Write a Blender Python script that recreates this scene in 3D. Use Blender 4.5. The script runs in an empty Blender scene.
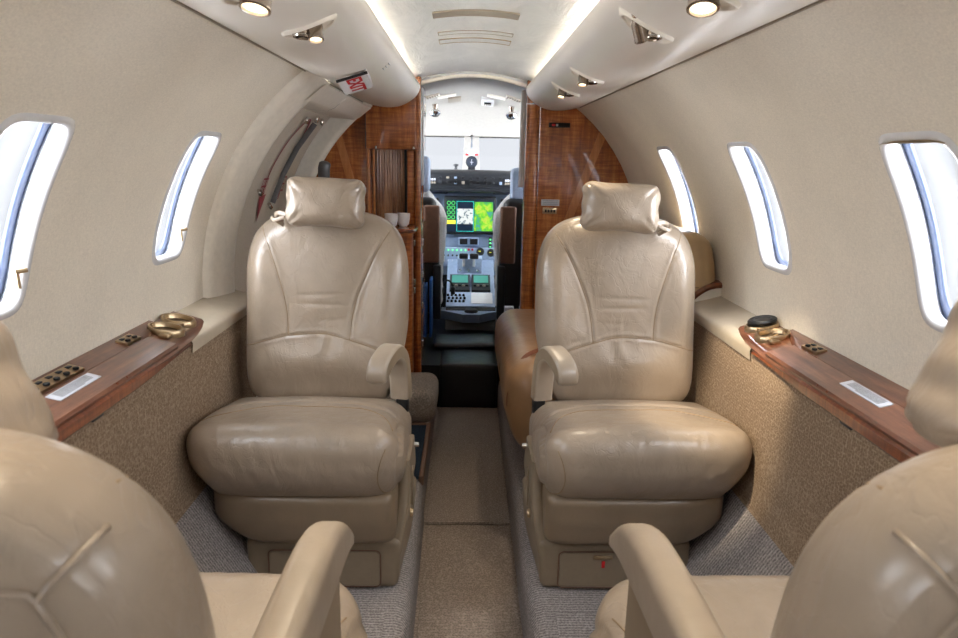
import bpy, math, random
from mathutils import Vector, Matrix
from mathutils.bvhtree import BVHTree
random.seed(7)
sc = bpy.context.scene
COL = sc.collection
PI = math.pi
sin, cos = math.sin, math.cos

SKY_F, SKY_A = .60, 16.0  # forward sky; aft sky, raised out of view to brighten the cabin
# ------------------------------------------------------------------ materials
def S(c):
    def f(v):
        v = v / 255.0
        return v / 12.92 if v <= 0.04045 else ((v + 0.055) / 1.055) ** 2.4
    return (f(c[0]), f(c[1]), f(c[2]), 1.0)

class NT:
    def __init__(s, name):
        s.m = bpy.data.materials.new(name); s.m.use_nodes = True
        s.t = s.m.node_tree; s.b = s.t.nodes['Principled BSDF']
        s.out = s.t.nodes['Material Output']; s._co = None
    def n(s, typ, **kw):
        nd = s.t.nodes.new(typ)
        for k, v in kw.items():
            if k in nd.inputs.keys() if hasattr(nd.inputs, 'keys') else False:
                nd.inputs[k].default_value = v
            else:
                setattr(nd, k, v)
        return nd
    def l(s, a, b): s.t.links.new(a, b)
    def co(s, scale=(1, 1, 1), rot=(0, 0, 0)):
        tc = s.n('ShaderNodeTexCoord'); mp = s.n('ShaderNodeMapping')
        mp.inputs['Scale'].default_value = scale; mp.inputs['Rotation'].default_value = rot
        s.l(tc.outputs['Object'], mp.inputs['Vector']); return mp.outputs[0]
    def noise(s, vec, scale, detail=3, rough=.55, dist=0):
        n = s.n('ShaderNodeTexNoise'); n.inputs['Scale'].default_value = scale
        n.inputs['Detail'].default_value = detail; n.inputs['Roughness'].default_value = rough
        n.inputs['Distortion'].default_value = dist
        s.l(vec, n.inputs['Vector']); return n.outputs['Fac']
    def voro(s, vec, scale, feature='F1'):
        n = s.n('ShaderNodeTexVoronoi'); n.feature = feature; n.inputs['Scale'].default_value = scale
        s.l(vec, n.inputs['Vector']); return n.outputs['Distance']
    def ramp(s, fac, stops):
        r = s.n('ShaderNodeValToRGB'); cr = r.color_ramp
        while len(cr.elements) < len(stops): cr.elements.new(.5)
        for e, (p, c) in zip(cr.elements, stops):
            e.position = p; e.color = S(c)
        s.l(fac, r.inputs[0]); return r.outputs[0]
    def math(s, op, a, b):
        m = s.n('ShaderNodeMath'); m.operation = op
        for i, v in enumerate((a, b)):
            if isinstance(v, (int, float)): m.inputs[i].default_value = v
            else: s.l(v, m.inputs[i])
        return m.outputs[0]
    def bump(s, h, strength, dist=.002, prev=None):
        b = s.n('ShaderNodeBump'); b.inputs['Strength'].default_value = strength
        b.inputs['Distance'].default_value = dist; s.l(h, b.inputs['Height'])
        if prev: s.l(prev, b.inputs['Normal'])
        return b.outputs[0]
    def set(s, **kw):
        for k, v in kw.items(): s.b.inputs[k.replace('_', ' ')].default_value = v
        return s

def plain(name, c, rough=.5, metal=0, coat=0, var=.06, bs=60):
    t = NT(name); v = t.co(); f = t.noise(v, bs, 3)
    lo = tuple(max(0, x * (1 - var)) for x in c); hi = tuple(min(255, x * (1 + var)) for x in c)
    t.l(t.ramp(f, [(.3, lo), (.7, hi)]), t.b.inputs['Base Color'])
    t.set(Roughness=rough, Metallic=metal)
    if coat: t.set(Coat_Weight=coat, Coat_Roughness=.06)
    return t.m

def leather(name, c, rough=.36, wr=.28, var=.05):
    t = NT(name); v = t.co()
    f = t.noise(v, 9, 4, .6)
    lo = tuple(x * (1 - var) for x in c); hi = tuple(min(255, x * (1 + var)) for x in c)
    t.l(t.ramp(f, [(.3, lo), (.7, hi)]), t.b.inputs['Base Color'])
    g = t.voro(v, 420); b = t.bump(g, .10, .0006)
    w = t.noise(t.co((1, 1, .55)), 17, 4, .55, 1.2); b = t.bump(w, wr, .012, b)
    # thin creases
    k = t.noise(t.co((1, .7, 1)), 14, 2, .5, 1.5)
    k2 = t.math('ABSOLUTE', t.math('SUBTRACT', k, .5), 0); k3 = t.math('MINIMUM', k2, .018)
    b = t.bump(k3, .5 * wr / .28, .03, b)
    t.l(b, t.b.inputs['Normal'])
    rf = t.noise(v, 40, 2); mr = t.n('ShaderNodeMapRange')
    mr.inputs['To Min'].default_value = rough - .06; mr.inputs['To Max'].default_value = rough + .08
    t.l(rf, mr.inputs['Value']); t.l(mr.outputs[0], t.b.inputs['Roughness'])
    t.set(Coat_Weight=.45, Coat_Roughness=.24)
    return t.m

def veneer(name, dark, mid, light, axis='z', coat=1.0, fig=.5):
    t = NT(name)
    sc1 = {'z': (14, 14, 1.2), 'y': (14, 1.0, 14), 'x': (1.2, 14, 14)}[axis]
    sc2 = {'z': (1.6, 1.6, 16), 'y': (1.6, 16, 1.6), 'x': (16, 1.6, 1.6)}[axis]
    a = t.noise(t.co(sc1), 3.2, 6, .62, .4)
    b = t.noise(t.co(sc2), 7, 3, .5, .8)
    c = t.noise(t.co(tuple(x * 6 for x in sc1)), 6, 3, .6)
    s1 = t.math('ADD', t.math('MULTIPLY', a, .8), t.math('MULTIPLY', b, fig * .5))
    s2 = t.math('ADD', s1, t.math('MULTIPLY', c, .22))
    s3 = t.math('DIVIDE', s2, 1.02 + fig * .5)
    t.l(t.ramp(s3, [(.34, dark), (.5, mid), (.66, light)]), t.b.inputs['Base Color'])
    t.set(Roughness=.32, Coat_Weight=coat, Coat_Roughness=.05)
    return t.m

def fabric(name, c, var=.05, scale=500, bump=.25, rough=.85, dist=.0012):
    t = NT(name); v = t.co()
    f = t.noise(t.co((1, .35, 1)), scale, 2, .6); g = t.noise(t.co((1, 1, .3)), scale * .9, 2, .6)
    h = t.math('MULTIPLY', t.math('ADD', f, g), .5)
    big = t.noise(v, 6, 3)
    m = t.math('ADD', t.math('MULTIPLY', h, .75), t.math('MULTIPLY', big, .25))
    lo = tuple(x * (1 - var) for x in c); hi = tuple(min(255, x * (1 + var)) for x in c)
    t.l(t.ramp(m, [(.38, lo), (.62, hi)]), t.b.inputs['Base Color'])
    t.l(t.bump(h, bump, dist), t.b.inputs['Normal']); t.set(Roughness=rough)
    t.b.inputs['Specular IOR Level'].default_value = .25
    return t.m

def tweed(name, lo, mid, hi):
    t = NT(name); v = t.co()
    f = t.noise(v, 420, 3, .7)
    n = t.n('ShaderNodeTexVoronoi'); n.distance = 'CHEBYCHEV'; n.inputs['Scale'].default_value = 150
    n.inputs['Randomness'].default_value = .55; t.l(v, n.inputs['Vector'])
    s = t.math('ADD', t.math('MULTIPLY', f, .7), t.math('MULTIPLY', n.outputs['Distance'], .45))
    t.l(t.ramp(s, [(.38, lo), (.54, mid), (.72, hi)]), t.b.inputs['Base Color'])
    t.l(t.bump(s, .7, .003), t.b.inputs['Normal']); t.set(Roughness=.95)
    t.b.inputs['Specular IOR Level'].default_value = .1
    return t.m

def carpet(name, c, rib=0, ax=0):
    t = NT(name); v = t.co()
    f = t.noise(v, 420, 3, .7)
    n = t.n('ShaderNodeTexVoronoi'); n.inputs['Scale'].default_value = 210; t.l(v, n.inputs['Vector'])
    s = t.math('ADD', t.math('MULTIPLY', f, .6), t.math('MULTIPLY', n.outputs['Distance'], .5))
    if rib:
        w = t.n('ShaderNodeTexWave'); w.bands_direction = 'XYZ'[ax]; w.inputs['Scale'].default_value = rib
        w.inputs['Distortion'].default_value = 1.2; w.inputs['Detail'].default_value = 1
        t.l(v, w.inputs['Vector']); s = t.math('ADD', t.math('MULTIPLY', s, .75), t.math('MULTIPLY', w.outputs['Fac'], .22))
    lo = tuple(x * .72 for x in c); hi = tuple(min(255, x * 1.22) for x in c)
    t.l(t.ramp(s, [(.3, lo), (.75, hi)]), t.b.inputs['Base Color'])
    t.l(t.bump(s, .8, .004), t.b.inputs['Normal']); t.set(Roughness=1)
    t.b.inputs['Specular IOR Level'].default_value = .05
    return t.m

def emit(name, c, st):
    t = NT(name); t.set(Roughness=.4); t.b.inputs['Base Color'].default_value = S(c)
    t.b.inputs['Emission Color'].default_value = S(c); t.b.inputs['Emission Strength'].default_value = st
    return t.m

M = {}
M['wall'] = fabric('wall_fabric', (228, 220, 205), .04, 420, .35)
def bin_mat():
    t = NT('panel_leather'); v = t.co((1, .3, 1)); f = t.noise(v, 12, 3, .5)
    t.l(t.ramp(f, [(.3, (232, 226, 216)), (.7, (240, 235, 227))]), t.b.inputs['Base Color'])
    t.l(t.bump(t.noise(t.co((1, .5, 1)), 7, 2, .5), .12, .02), t.b.inputs['Normal']); t.set(Roughness=.34, Coat_Weight=.15, Coat_Roughness=.25); return t.m
M['bin'] = bin_mat()
M['frame'] = plain('cream_trim', (236, 229, 216), .42, var=.02)
M['frame_dark'] = plain('taupe_trim', (160, 150, 134), .5, var=.02)
def ceil_mat():
    t = NT('satin_ceiling'); v = t.co()
    f = t.noise(t.co((1, .35, 1)), 11, 5, .6, 1.0)
    t.l(t.ramp(f, [(.3, (218, 219, 218)), (.7, (236, 236, 234))]), t.b.inputs['Base Color'])
    t.l(t.bump(f, .35, .02), t.b.inputs['Normal']); t.set(Roughness=.3)
    return t.m
M['ceil'] = ceil_mat()
M['cpceil'] = plain('cockpit_liner', (172, 168, 160), .6, var=.02)
M['leather'] = leather('tan_leather', (153, 138, 121), .37, .30)
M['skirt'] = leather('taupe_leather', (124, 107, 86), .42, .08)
M['bench'] = leather('camel_leather', (168, 130, 92), .37, .2)
M['benchtan'] = leather('honey_leather', (186, 158, 118), .4, .05)
M['piping'] = plain('stitched_seam', (140, 118, 90), .6)
M['baseplastic'] = plain('beige_plastic', (134, 119, 99), .38, var=.02)
M['armplastic'] = leather('arm_leather', (162, 148, 131), .37, .04)
M['tweed'] = tweed('sidewall_tweed', (120, 101, 82), (144, 124, 103), (172, 153, 131))
M['carpet'] = carpet('grey_carpet', (146, 140, 138), 38, 1)
M['carpet_aisle'] = carpet('taupe_carpet', (164, 150, 138), 60, 1)
M['carpet_box'] = carpet('step_carpet', (150, 138, 126))
M['veneer'] = veneer('walnut_veneer', (104, 48, 18), (168, 94, 42), (214, 142, 78), 'z', fig=1.1)
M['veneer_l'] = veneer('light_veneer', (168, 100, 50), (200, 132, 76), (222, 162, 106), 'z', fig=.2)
M['veneer_dark'] = veneer('tambour_veneer', (92, 50, 24), (150, 102, 64), (200, 152, 108), 'z', fig=.1)
M['table'] = veneer('mahogany_veneer', (66, 34, 22), (110, 66, 46), (144, 96, 72), 'y', fig=.2)
M['table_edge'] = veneer('burl_edge_veneer', (70, 28, 10), (120, 58, 26), (158, 88, 46), 'y', fig=1.0)
M['brass'] = plain('champagne_metal', (186, 164, 132), .28, 1, var=.05)
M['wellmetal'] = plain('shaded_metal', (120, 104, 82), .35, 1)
M['ledgeleather'] = leather('ledge_leather', (182, 170, 150), .4, .04)
M['chrome'] = plain('chrome', (215, 213, 210), .12, 1, var=.02)
M['nickel'] = plain('warm_nickel', (170, 158, 146), .22, 1, var=.05)
M['black'] = plain('black_plastic', (14, 15, 17), .4)
M['blackleather'] = leather('black_leather', (20, 23, 28), .37, .1)
M['dark'] = plain('charcoal_plastic', (34, 37, 42), .45)
M['white'] = plain('white_enamel', (225, 226, 226), .3, var=.01)
M['reveal'] = plain('window_liner', (214, 215, 217), .2, coat=.4, var=.01)
M['gasket'] = plain('window_gasket', (58, 68, 90), .35)
M['paper'] = plain('white_card', (206, 210, 218), .35, var=.02)
M['print'] = plain('grey_print', (150, 152, 158), .6)
M['red'] = plain('sign_red', (190, 22, 30), .5)
M['redmark'] = plain('faded_red', (150, 62, 66), .6)
M['doorskin'] = plain('door_fabric', (196, 186, 170), .75, var=.05, bs=300)
M['panelblue'] = plain('panel_blue_grey', (132, 150, 176), .5, var=.03)
M['panellight'] = plain('pedestal_grey', (156, 174, 200), .45, var=.03)
M['brown'] = plain('brown_pad', (112, 82, 64), .55)
M['blue'] = plain('binder_blue', (24, 82, 150), .5)
M['mat'] = carpet('navy_mat', (46, 56, 68), 90, 1)
M['green'] = emit('green_lamp', (90, 200, 120), .8)
M['tube'] = plain('grey_tube', (104, 104, 106), .35, .3)
M['compassface'] = plain('compass_face', (52, 60, 74), .3)
def sheep():
    t = NT('sheepskin'); v = t.co(); f = t.noise(v, 140, 4, .7)
    t.l(t.ramp(f, [(.3, (214, 216, 214)), (.7, (244, 244, 240))]), t.b.inputs['Base Color'])
    t.l(t.bump(f, 1, .012), t.b.inputs['Normal']); t.set(Roughness=1); return t.m
M['sheep'] = sheep()
def pane_mat(name, tint):
    t = NT(name); tr = t.n('ShaderNodeBsdfTransparent'); tr.inputs[0].default_value = tint
    gl = t.n('ShaderNodeBsdfGlossy'); gl.inputs['Roughness'].default_value = .02
    f = t.noise(t.co(), 3, 2)
    mr = t.n('ShaderNodeMapRange'); mr.inputs['To Min'].default_value = .02; mr.inputs['To Max'].default_value = .05
    t.l(f, mr.inputs['Value'])
    mx = t.n('ShaderNodeMixShader'); t.l(mr.outputs[0], mx.inputs[0]); t.l(tr.outputs[0], mx.inputs[1]); t.l(gl.outputs[0], mx.inputs[2])
    t.l(mx.outputs[0], t.out.inputs['Surface']); return t.m
M['pane'] = pane_mat('tinted_acrylic', (.62, .62, .62, 1))
M['wpane'] = pane_mat('windshield_glass', (.68, .68, .68, 1))
M['lens'] = emit('lamp_lens', (255, 232, 200), 1.2)
M['cove'] = emit('cove_tube', (255, 250, 243), 12)

# ------------------------------------------------------------------ objects
def tag(o, label=None, cat=None, group=None, kind=None):
    if label: o['label'] = label
    if cat: o['category'] = cat
    if group: o['group'] = group
    if kind: o['kind'] = kind
    return o
def frame_of(o):
    while o.parent: o = o.parent
    return Vector((0, 0, 0)) if o.get('_local') else o.location.copy()
LOCAL = set()
def thing(name, label, cat, loc, group=None, local=False):
    o = bpy.data.objects.new(name, None); COL.objects.link(o)
    o.location = loc; o.empty_display_size = .1
    if local: LOCAL.add(o.name)
    return tag(o, label, cat, group)
def root(o):
    while o.parent: o = o.parent
    return o
def mk(name, V, F, m, parent=None, smooth=True, angle=None):
    off = Vector((0, 0, 0))
    if parent is not None:
        r = root(parent)
        if r.name not in LOCAL: off = r.location
    me = bpy.data.meshes.new(name)
    me.from_pydata([(v[0] - off[0], v[1] - off[1], v[2] - off[2]) for v in V], [], F)
    mats = m if isinstance(m, (list, tuple)) else [m]
    for x in mats: me.materials.append(M[x])
    me.validate()
    if smooth:
        for p in me.polygons: p.use_smooth = True
        if angle is not None: me.set_sharp_from_angle(angle=math.radians(angle))
    me.update()
    o = bpy.data.objects.new(name, me); COL.objects.link(o)
    if parent is not None: o.parent = parent
    return o
class G:
    """collects geometry"""
    def __init__(s): s.V = []; s.F = []
    def add(s, VF, tf=None):
        V, F = VF; b = len(s.V)
        s.V += [tuple(tf(*v)) if tf else tuple(v) for v in V]
        s.F += [tuple(i + b for i in f) for f in F]; return s
    def mk(s, name, m, parent=None, smooth=True, angle=40): return mk(name, s.V, s.F, m, parent, smooth, angle)

def lerp(a, b, t): return a + (b - a) * t
def sstep(a, b, x):
    t = max(0, min(1, (x - a) / (b - a))); return t * t * (3 - 2 * t)

def box(x0, x1, y0, y1, z0, z1, bv=0.0, seg=2):
    if bv <= 0:
        V = [(x, y, z) for x in (x0, x1) for y in (y0, y1) for z in (z0, z1)]
        return V, [(0, 1, 3, 2), (4, 6, 7, 5), (0, 4, 5, 1), (2, 3, 7, 6), (0, 2, 6, 4), (1, 5, 7, 3)]
    hx, hy, hz = (x1 - x0) / 2, (y1 - y0) / 2, (z1 - z0) / 2
    bv = min(bv, hx * .98, hy * .98, hz * .98)
    V, F = rb(hx, hy, hz, bv, None, seg)
    cx, cy, cz = (x0 + x1) / 2, (y0 + y1) / 2, (z0 + z1) / 2
    return [(v[0] + cx, v[1] + cy, v[2] + cz) for v in V], F

def lattice(px, py, pz):
    nx, ny, nz = len(px) - 1, len(py) - 1, len(pz) - 1
    idx = {}; V = []; F = []
    def vid(i, j, k):
        if (i, j, k) not in idx:
            idx[(i, j, k)] = len(V); V.append((px[i], py[j], pz[k]))
        return idx[(i, j, k)]
    for i in range(nx):
        for j in range(ny):
            F.append((vid(i, j, 0), vid(i, j + 1, 0), vid(i + 1, j + 1, 0), vid(i + 1, j, 0)))
            F.append((vid(i, j, nz), vid(i + 1, j, nz), vid(i + 1, j + 1, nz), vid(i, j + 1, nz)))
    for i in range(nx):
        for k in range(nz):
            F.append((vid(i, 0, k), vid(i + 1, 0, k), vid(i + 1, 0, k + 1), vid(i, 0, k + 1)))
            F.append((vid(i, ny, k), vid(i, ny, k + 1), vid(i + 1, ny, k + 1), vid(i + 1, ny, k)))
    for j in range(ny):
        for k in range(nz):
            F.append((vid(0, j, k), vid(0, j, k + 1), vid(0, j + 1, k + 1), vid(0, j + 1, k)))
            F.append((vid(nx, j, k), vid(nx, j + 1, k), vid(nx, j + 1, k + 1), vid(nx, j, k + 1)))
    return V, F

def rb(hx, hy, hz, r, n=None, seg=3):
    """rounded box about the origin; n = inner divisions (nx, ny, nz) for later sculpting"""
    r = min(r, hx * .999, hy * .999, hz * .999)
    def ax(h, m):
        a = [-h + r * (1 - cos(PI / 2 * t / seg)) * 1.0 for t in range(seg)]
        inner = [lerp(-h + r, h - r, t / m) for t in range(m + 1)]
        return a + inner + [-v for v in reversed(a)]
    nn = n or (1, 1, 1)
    V, F = lattice(ax(hx, nn[0]), ax(hy, nn[1]), ax(hz, nn[2]))
    out = []
    for v in V:
        q = [max(-(h - r), min(h - r, c)) for c, h in zip(v, (hx, hy, hz))]
        d = Vector([a - b for a, b in zip(v, q)])
        if d.length > 1e-9: d = d.normalized() * r
        out.append((q[0] + d.x, q[1] + d.y, q[2] + d.z))
    return out, F

def rbx(c, hx, hy, hz, r, n=None, seg=3):
    V, F = rb(hx, hy, hz, r, n, seg); return [(v[0] + c[0], v[1] + c[1], v[2] + c[2]) for v in V], F
def prism(poly, a, b, axis='y'):
    """extrude a 2-D polygon; axis y: poly is (x,z); axis x: poly is (y,z); axis z: poly is (x,y)"""
    def P(p, t):
        return {'y': (p[0], t, p[1]), 'x': (t, p[0], p[1]), 'z': (p[0], p[1], t)}[axis]
    n = len(poly)
    V = [P(p, a) for p in poly] + [P(p, b) for p in poly]
    F = [tuple(range(n)), tuple(reversed(range(n, 2 * n)))]
    F += [(i, i + n, (i + 1) % n + n, (i + 1) % n) for i in range(n)]
    return V, F
def rrect(x0, x1, z0, z1, r, n=5):
    P = []
    for cx, cz, a0 in ((x1 - r, z0 + r, -PI / 2), (x1 - r, z1 - r, 0), (x0 + r, z1 - r, PI / 2), (x0 + r, z0 + r, PI)):
        for k in range(n + 1):
            a = a0 + PI / 2 * k / n; P.append((cx + r * cos(a), cz + r * sin(a)))
    return P
def tube(pts, r, n=10, closed=False, cap=True, ry=None):
    pts = [Vector(p) for p in pts]; V = []; F = []; N = len(pts)
    up = None
    for i, p in enumerate(pts):
        if closed: t = pts[(i + 1) % N] - pts[i - 1]
        else: t = pts[min(i + 1, N - 1)] - pts[max(i - 1, 0)]
        t.normalize()
        if up is None:
            up = Vector((0, 0, 1)) if abs(t.z) < .9 else Vector((0, 1, 0))
        u = (up - t * up.dot(t)).normalized(); w = t.cross(u); up = u
        rr = r[i] if isinstance(r, (list, tuple)) else r
        for k in range(n):
            a = 2 * PI * k / n
            V.append(tuple(p + u * rr * cos(a) + w * (ry or rr) * sin(a)))
    for i in range(N if closed else N - 1):
        for k in range(n):
            a, b = i * n + k, i * n + (k + 1) % n
            c, d = ((i + 1) % N) * n + (k + 1) % n, ((i + 1) % N) * n + k
            F.append((a, b, c, d))
    if not closed and cap:
        F.append(tuple(reversed(range(n)))); F.append(tuple(range((N - 1) * n, N * n)))
    return V, F
def lathe(prof, c, n=24, axis=(0, 0, 1)):
    """prof: (r, h) pairs turned about axis through c"""
    ax = Vector(axis).normalized()
    u = ax.orthogonal().normalized(); w = ax.cross(u); c = Vector(c); V = []; F = []
    for r, h in prof:
        for k in range(n):
            a = 2 * PI * k / n
            V.append(tuple(c + ax * h + (u * cos(a) + w * sin(a)) * max(r, 1e-5)))
    for i in range(len(prof) - 1):
        for k in range(n):
            F.append((i * n + k, i * n + (k + 1) % n, (i + 1) * n + (k + 1) % n, (i + 1) * n + k))
    return V, F
def spline(P, m=8):
    P = [Vector(p) for p in P]; out = []
    for i in range(len(P) - 1):
        a = P[max(i - 1, 0)]; b = P[i]; c = P[i + 1]; d = P[min(i + 2, len(P) - 1)]
        for k in range(m):
            t = k / m
            out.append(.5 * ((2 * b) + (c - a) * t + (2 * a - 5 * b + 4 * c - d) * t * t + (3 * b - a - 3 * c + d) * t ** 3))
    out.append(P[-1]); return out
def loft(rows, closed=False):
    """rows of equal length point lists -> surface"""
    V = [tuple(p) for r in rows for p in r]; n = len(rows[0]); F = []
    for i in range(len(rows) - 1):
        for k in range(n if closed else n - 1):
            F.append((i * n + k, i * n + (k + 1) % n, (i + 1) * n + (k + 1) % n, (i + 1) * n + k))
    return V, F
def flip(VF): return VF[0], [tuple(reversed(f)) for f in VF[1]]
def mx(VF, s):
    """mirror in x when s < 0"""
    if s > 0: return VF
    return [(-v[0], v[1], v[2]) for v in VF[0]], [tuple(reversed(f)) for f in VF[1]]

# ------------------------------------------------------------------ hull
R, ZC = .7132, .7504
def hp(side, y, phi, r=R): return (side * r * cos(phi), y, ZC + r * sin(phi))
def phz(z, r=R): return math.asin((z - ZC) / r)
PH0, PH1 = phz(.2), phz(1.3245)
PHW = phz(.45)
WIN_B, WIN_T = phz(.887), phz(1.156)
WC = (WIN_B + WIN_T) / 2 * R; WB = (WIN_T - WIN_B) / 2 * R
WA = .078; WP = 6.0
YFAR = [1.03, .43, -.17, -.77]
def sup(a, b, cy, cs):
    t = (abs(cy / a) ** WP + abs(cs / b) ** WP) ** (-1 / WP); return cy * t, cs * t

def hull_wall(name, side, ys0, ys1, centers):
    st = .02
    ny = round((ys1 - ys0) / st); ns = round((PH1 - PHW) * R / st); ds = (PH1 - PHW) * R / ns; dy = (ys1 - ys0) / ny
    S0 = PHW * R; idx = {}; V = []; F = []
    def pt(y, s): V.append(hp(side, y, s / R)); return len(V) - 1
    def g(i, j):
        if (i, j) not in idx: idx[(i, j)] = pt(ys0 + i * dy, S0 + j * ds)
        return idx[(i, j)]
    patches = []
    for yc in centers:
        i0 = int((yc - WA - .025 - ys0) / dy); i1 = int(math.ceil((yc + WA + .025 - ys0) / dy))
        j0 = int((WC - WB - .025 - S0) / ds); j1 = int(math.ceil((WC + WB + .025 - S0) / ds))
        patches.append((i0, i1, j0, j1, yc))
    for i in range(ny):
        for j in range(ns):
            if any(a <= i < b and c <= j < d for a, b, c, d, _ in patches): continue
            F.append((g(i, j), g(i + 1, j), g(i + 1, j + 1), g(i, j + 1)))
    for i0, i1, j0, j1, yc in patches:
        per = [(i, j0) for i in range(i0, i1)] + [(i1, j) for j in range(j0, j1)] + \
              [(i, j1) for i in range(i1, i0, -1)] + [(i0, j) for j in range(j1, j0, -1)]
        outer = [g(*p) for p in per]; dirs = [(ys0 + p[0] * dy - yc, S0 + p[1] * ds - WC) for p in per]
        prev = outer; n = len(per)
        for t in (.4, .75, 1):
            cur = []
            for cy, cs in dirs:
                a, b = sup(WA, WB, cy, cs)
                cur.append(pt(yc + lerp(cy, a, t), WC + lerp(cs, b, t)))
            for k in range(n): F.append((prev[k], prev[(k + 1) % n], cur[(k + 1) % n], cur[k]))
            prev = cur
    if side > 0: F = [tuple(reversed(f)) for f in F]
    o = mk(name, V, F, 'wall'); return tag(o, kind='structure')

wcount = [0]
def window(side, yc, extra):
    wcount[0] += 1; n = 72
    def ring(da, db, dr, dyy=0):
        P = []
        for k in range(n):
            a = 2 * PI * k / n; cy, cs = sup(WA + da, WB + db, WA * cos(a), WB * sin(a))
            P.append(hp(side, yc + cy + dyy, (WC + cs) / R, R + dr))
        return P
    rows = [ring(.012, .012, -.0006), ring(.006, .006, -.004), ring(0, 0, -.003), ring(-.004, -.004, .004), ring(-.002, -.003, .012), ring(.010, .005, .024), ring(.026, .018, .036), ring(.034, .024, .046)]
    V, F = loft(rows, True)
    if side < 0: F = [tuple(reversed(f)) for f in F]
    w = mk('window_%d' % wcount[0], V, F, 'reveal'); tag(w, kind='structure')
    V, F = loft([ring(.036, .026, .045), ring(.018, .008, .043), ring(.016, .006, .050), ring(.036, .026, .052)], True)
    mk('gasket', V, F + [], 'gasket', w)
    P = ring(.04, .03, .047); c = hp(side, yc, WC / R, R + .050)
    mk('pane', P + [c], [(k, (k + 1) % n, n) for k in range(n)], 'pane', w)
    if extra == 'handle':
        p = Vector(hp(side, yc + WA - .012, WIN_B + .075, R + .004)); g = G()
        g.add(tube([p + Vector((0, 0, -.024)), p + Vector((0, 0, .004))], .003, 8))
        g.add(tube([p + Vector((0, -.004, .002)), p + Vector((-side * .012, .006, .004))], .004, 8))
        g.mk('shade_handle', 'brass', w)
    if extra == 'shade':
        rows = []
        for q in (-.002, .012, .03):
            rows.append([hp(side, yc + lerp(-WA * .9, WA * .92, k / 12), WIN_T + .006 - .004 * (k in (0, 12)) + q * .2, R + q) for k in range(13)])
        rows.append([(p[0], p[1], p[2] - .008) for p in rows[-1]]); rows.append([(p[0], p[1], p[2] - .008) for p in rows[0]])
        mk('shade_rail', *loft(rows), 'brass', w)
    return w

lc = [y - WA for y in YFAR] + [1.63 - WA]
rc = lc + [2.23 - WA]
hull_wall('wall_left', -1, -1.2, 1.80, lc)
hull_wall('wall_right', 1, -1.2, 2.96, rc)
for y in lc: window(-1, y, 'handle')
for y in rc: window(1, y, 'shade' if y < 1.2 else None)
# forward pieces of the left wall (past the door)
V, F = loft([[hp(-1, y, lerp(PH0, PH1, k / 40)) for k in range(41)] for y in (2.80, 2.88, 2.96)])
tag(mk('wall_forward_left', V, F, 'wall'), kind='structure')
aft = [(-R * .99, -.1)] + [(R * cos(a), ZC + R * sin(a)) for a in [lerp(PI - PH0, PH0, k / 40) for k in range(41)]] + [(R * .99, -.1)]
V, F = prism(aft, -1.24, -1.2); tag(mk('wall_aft', V, F, 'wall', None, False), kind='structure')
# plates below the hull arc, added to stop light leaking in
tag(mk('leak_plate_left', [(-.69, -1.2, -.1), (-.69, 2.96, -.1), (-.64, 2.96, .5), (-.64, -1.2, .5)], [(0, 1, 2, 3)], 'carpet'), kind='structure')
tag(mk('leak_plate_right', [(.69, -1.2, -.1), (.69, 2.96, -.1), (.64, 2.96, .5), (.64, -1.2, .5)], [(3, 2, 1, 0)], 'carpet'), kind='structure')
# seam bead on right wall near third window (fabric join)
# ceiling arc
phs = [lerp(PH1, PI - PH1, k / 48) for k in range(49)]
ys = [-1.2 + 4.16 * k / 52 for k in range(53)]
V, F = loft([[(R * cos(a), y, ZC + R * sin(a)) for a in phs] for y in ys])
tag(mk('ceiling', V, F, 'ceil'), kind='structure')

# ceiling panel joins and light slots
def ceil_pt(x, y, d=0): return (x, y, ZC + math.sqrt(R * R - x * x) - d)
def slot(name, y0, y1, x0, x1, mat, rim, label):
    o = thing(name, label, 'ceiling panel', ceil_pt((x0 + x1) / 2, (y0 + y1) / 2), 'flush panels along the ceiling centre')
    g = G()
    xs = [lerp(x0, x1, k / 20) for k in range(21)]
    g.add(loft([[ceil_pt(x, y, d) for x in xs] for y, d in ((y0, 0), (y0, .003), (y1, .003), (y1, 0))]))
    g.mk('cover', mat, o)
    g = G()
    loop = [ceil_pt(x, y0, .003) for x in xs] + [ceil_pt(x, y1, .003) for x in reversed(xs)]
    g.add(tube(loop, .0014, 6, True)); g.mk('rim', rim, o)
slot('ceiling_slot', 1.74, 1.80, -.108, .10, 'frame_dark', 'frame_dark', 'long grey slot cover in the ceiling, the nearest and darkest of the three')
slot('ceiling_slot', 2.00, 2.045, -.105, .102, 'ceil', 'frame_dark', 'pale outlined ceiling panel between the grey slot and the last panel')
slot('ceiling_slot', 2.12, 2.19, -.107, .103, 'ceil', 'brass', 'outlined white ceiling panel nearest the cockpit, with a darker rear edge')

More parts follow.
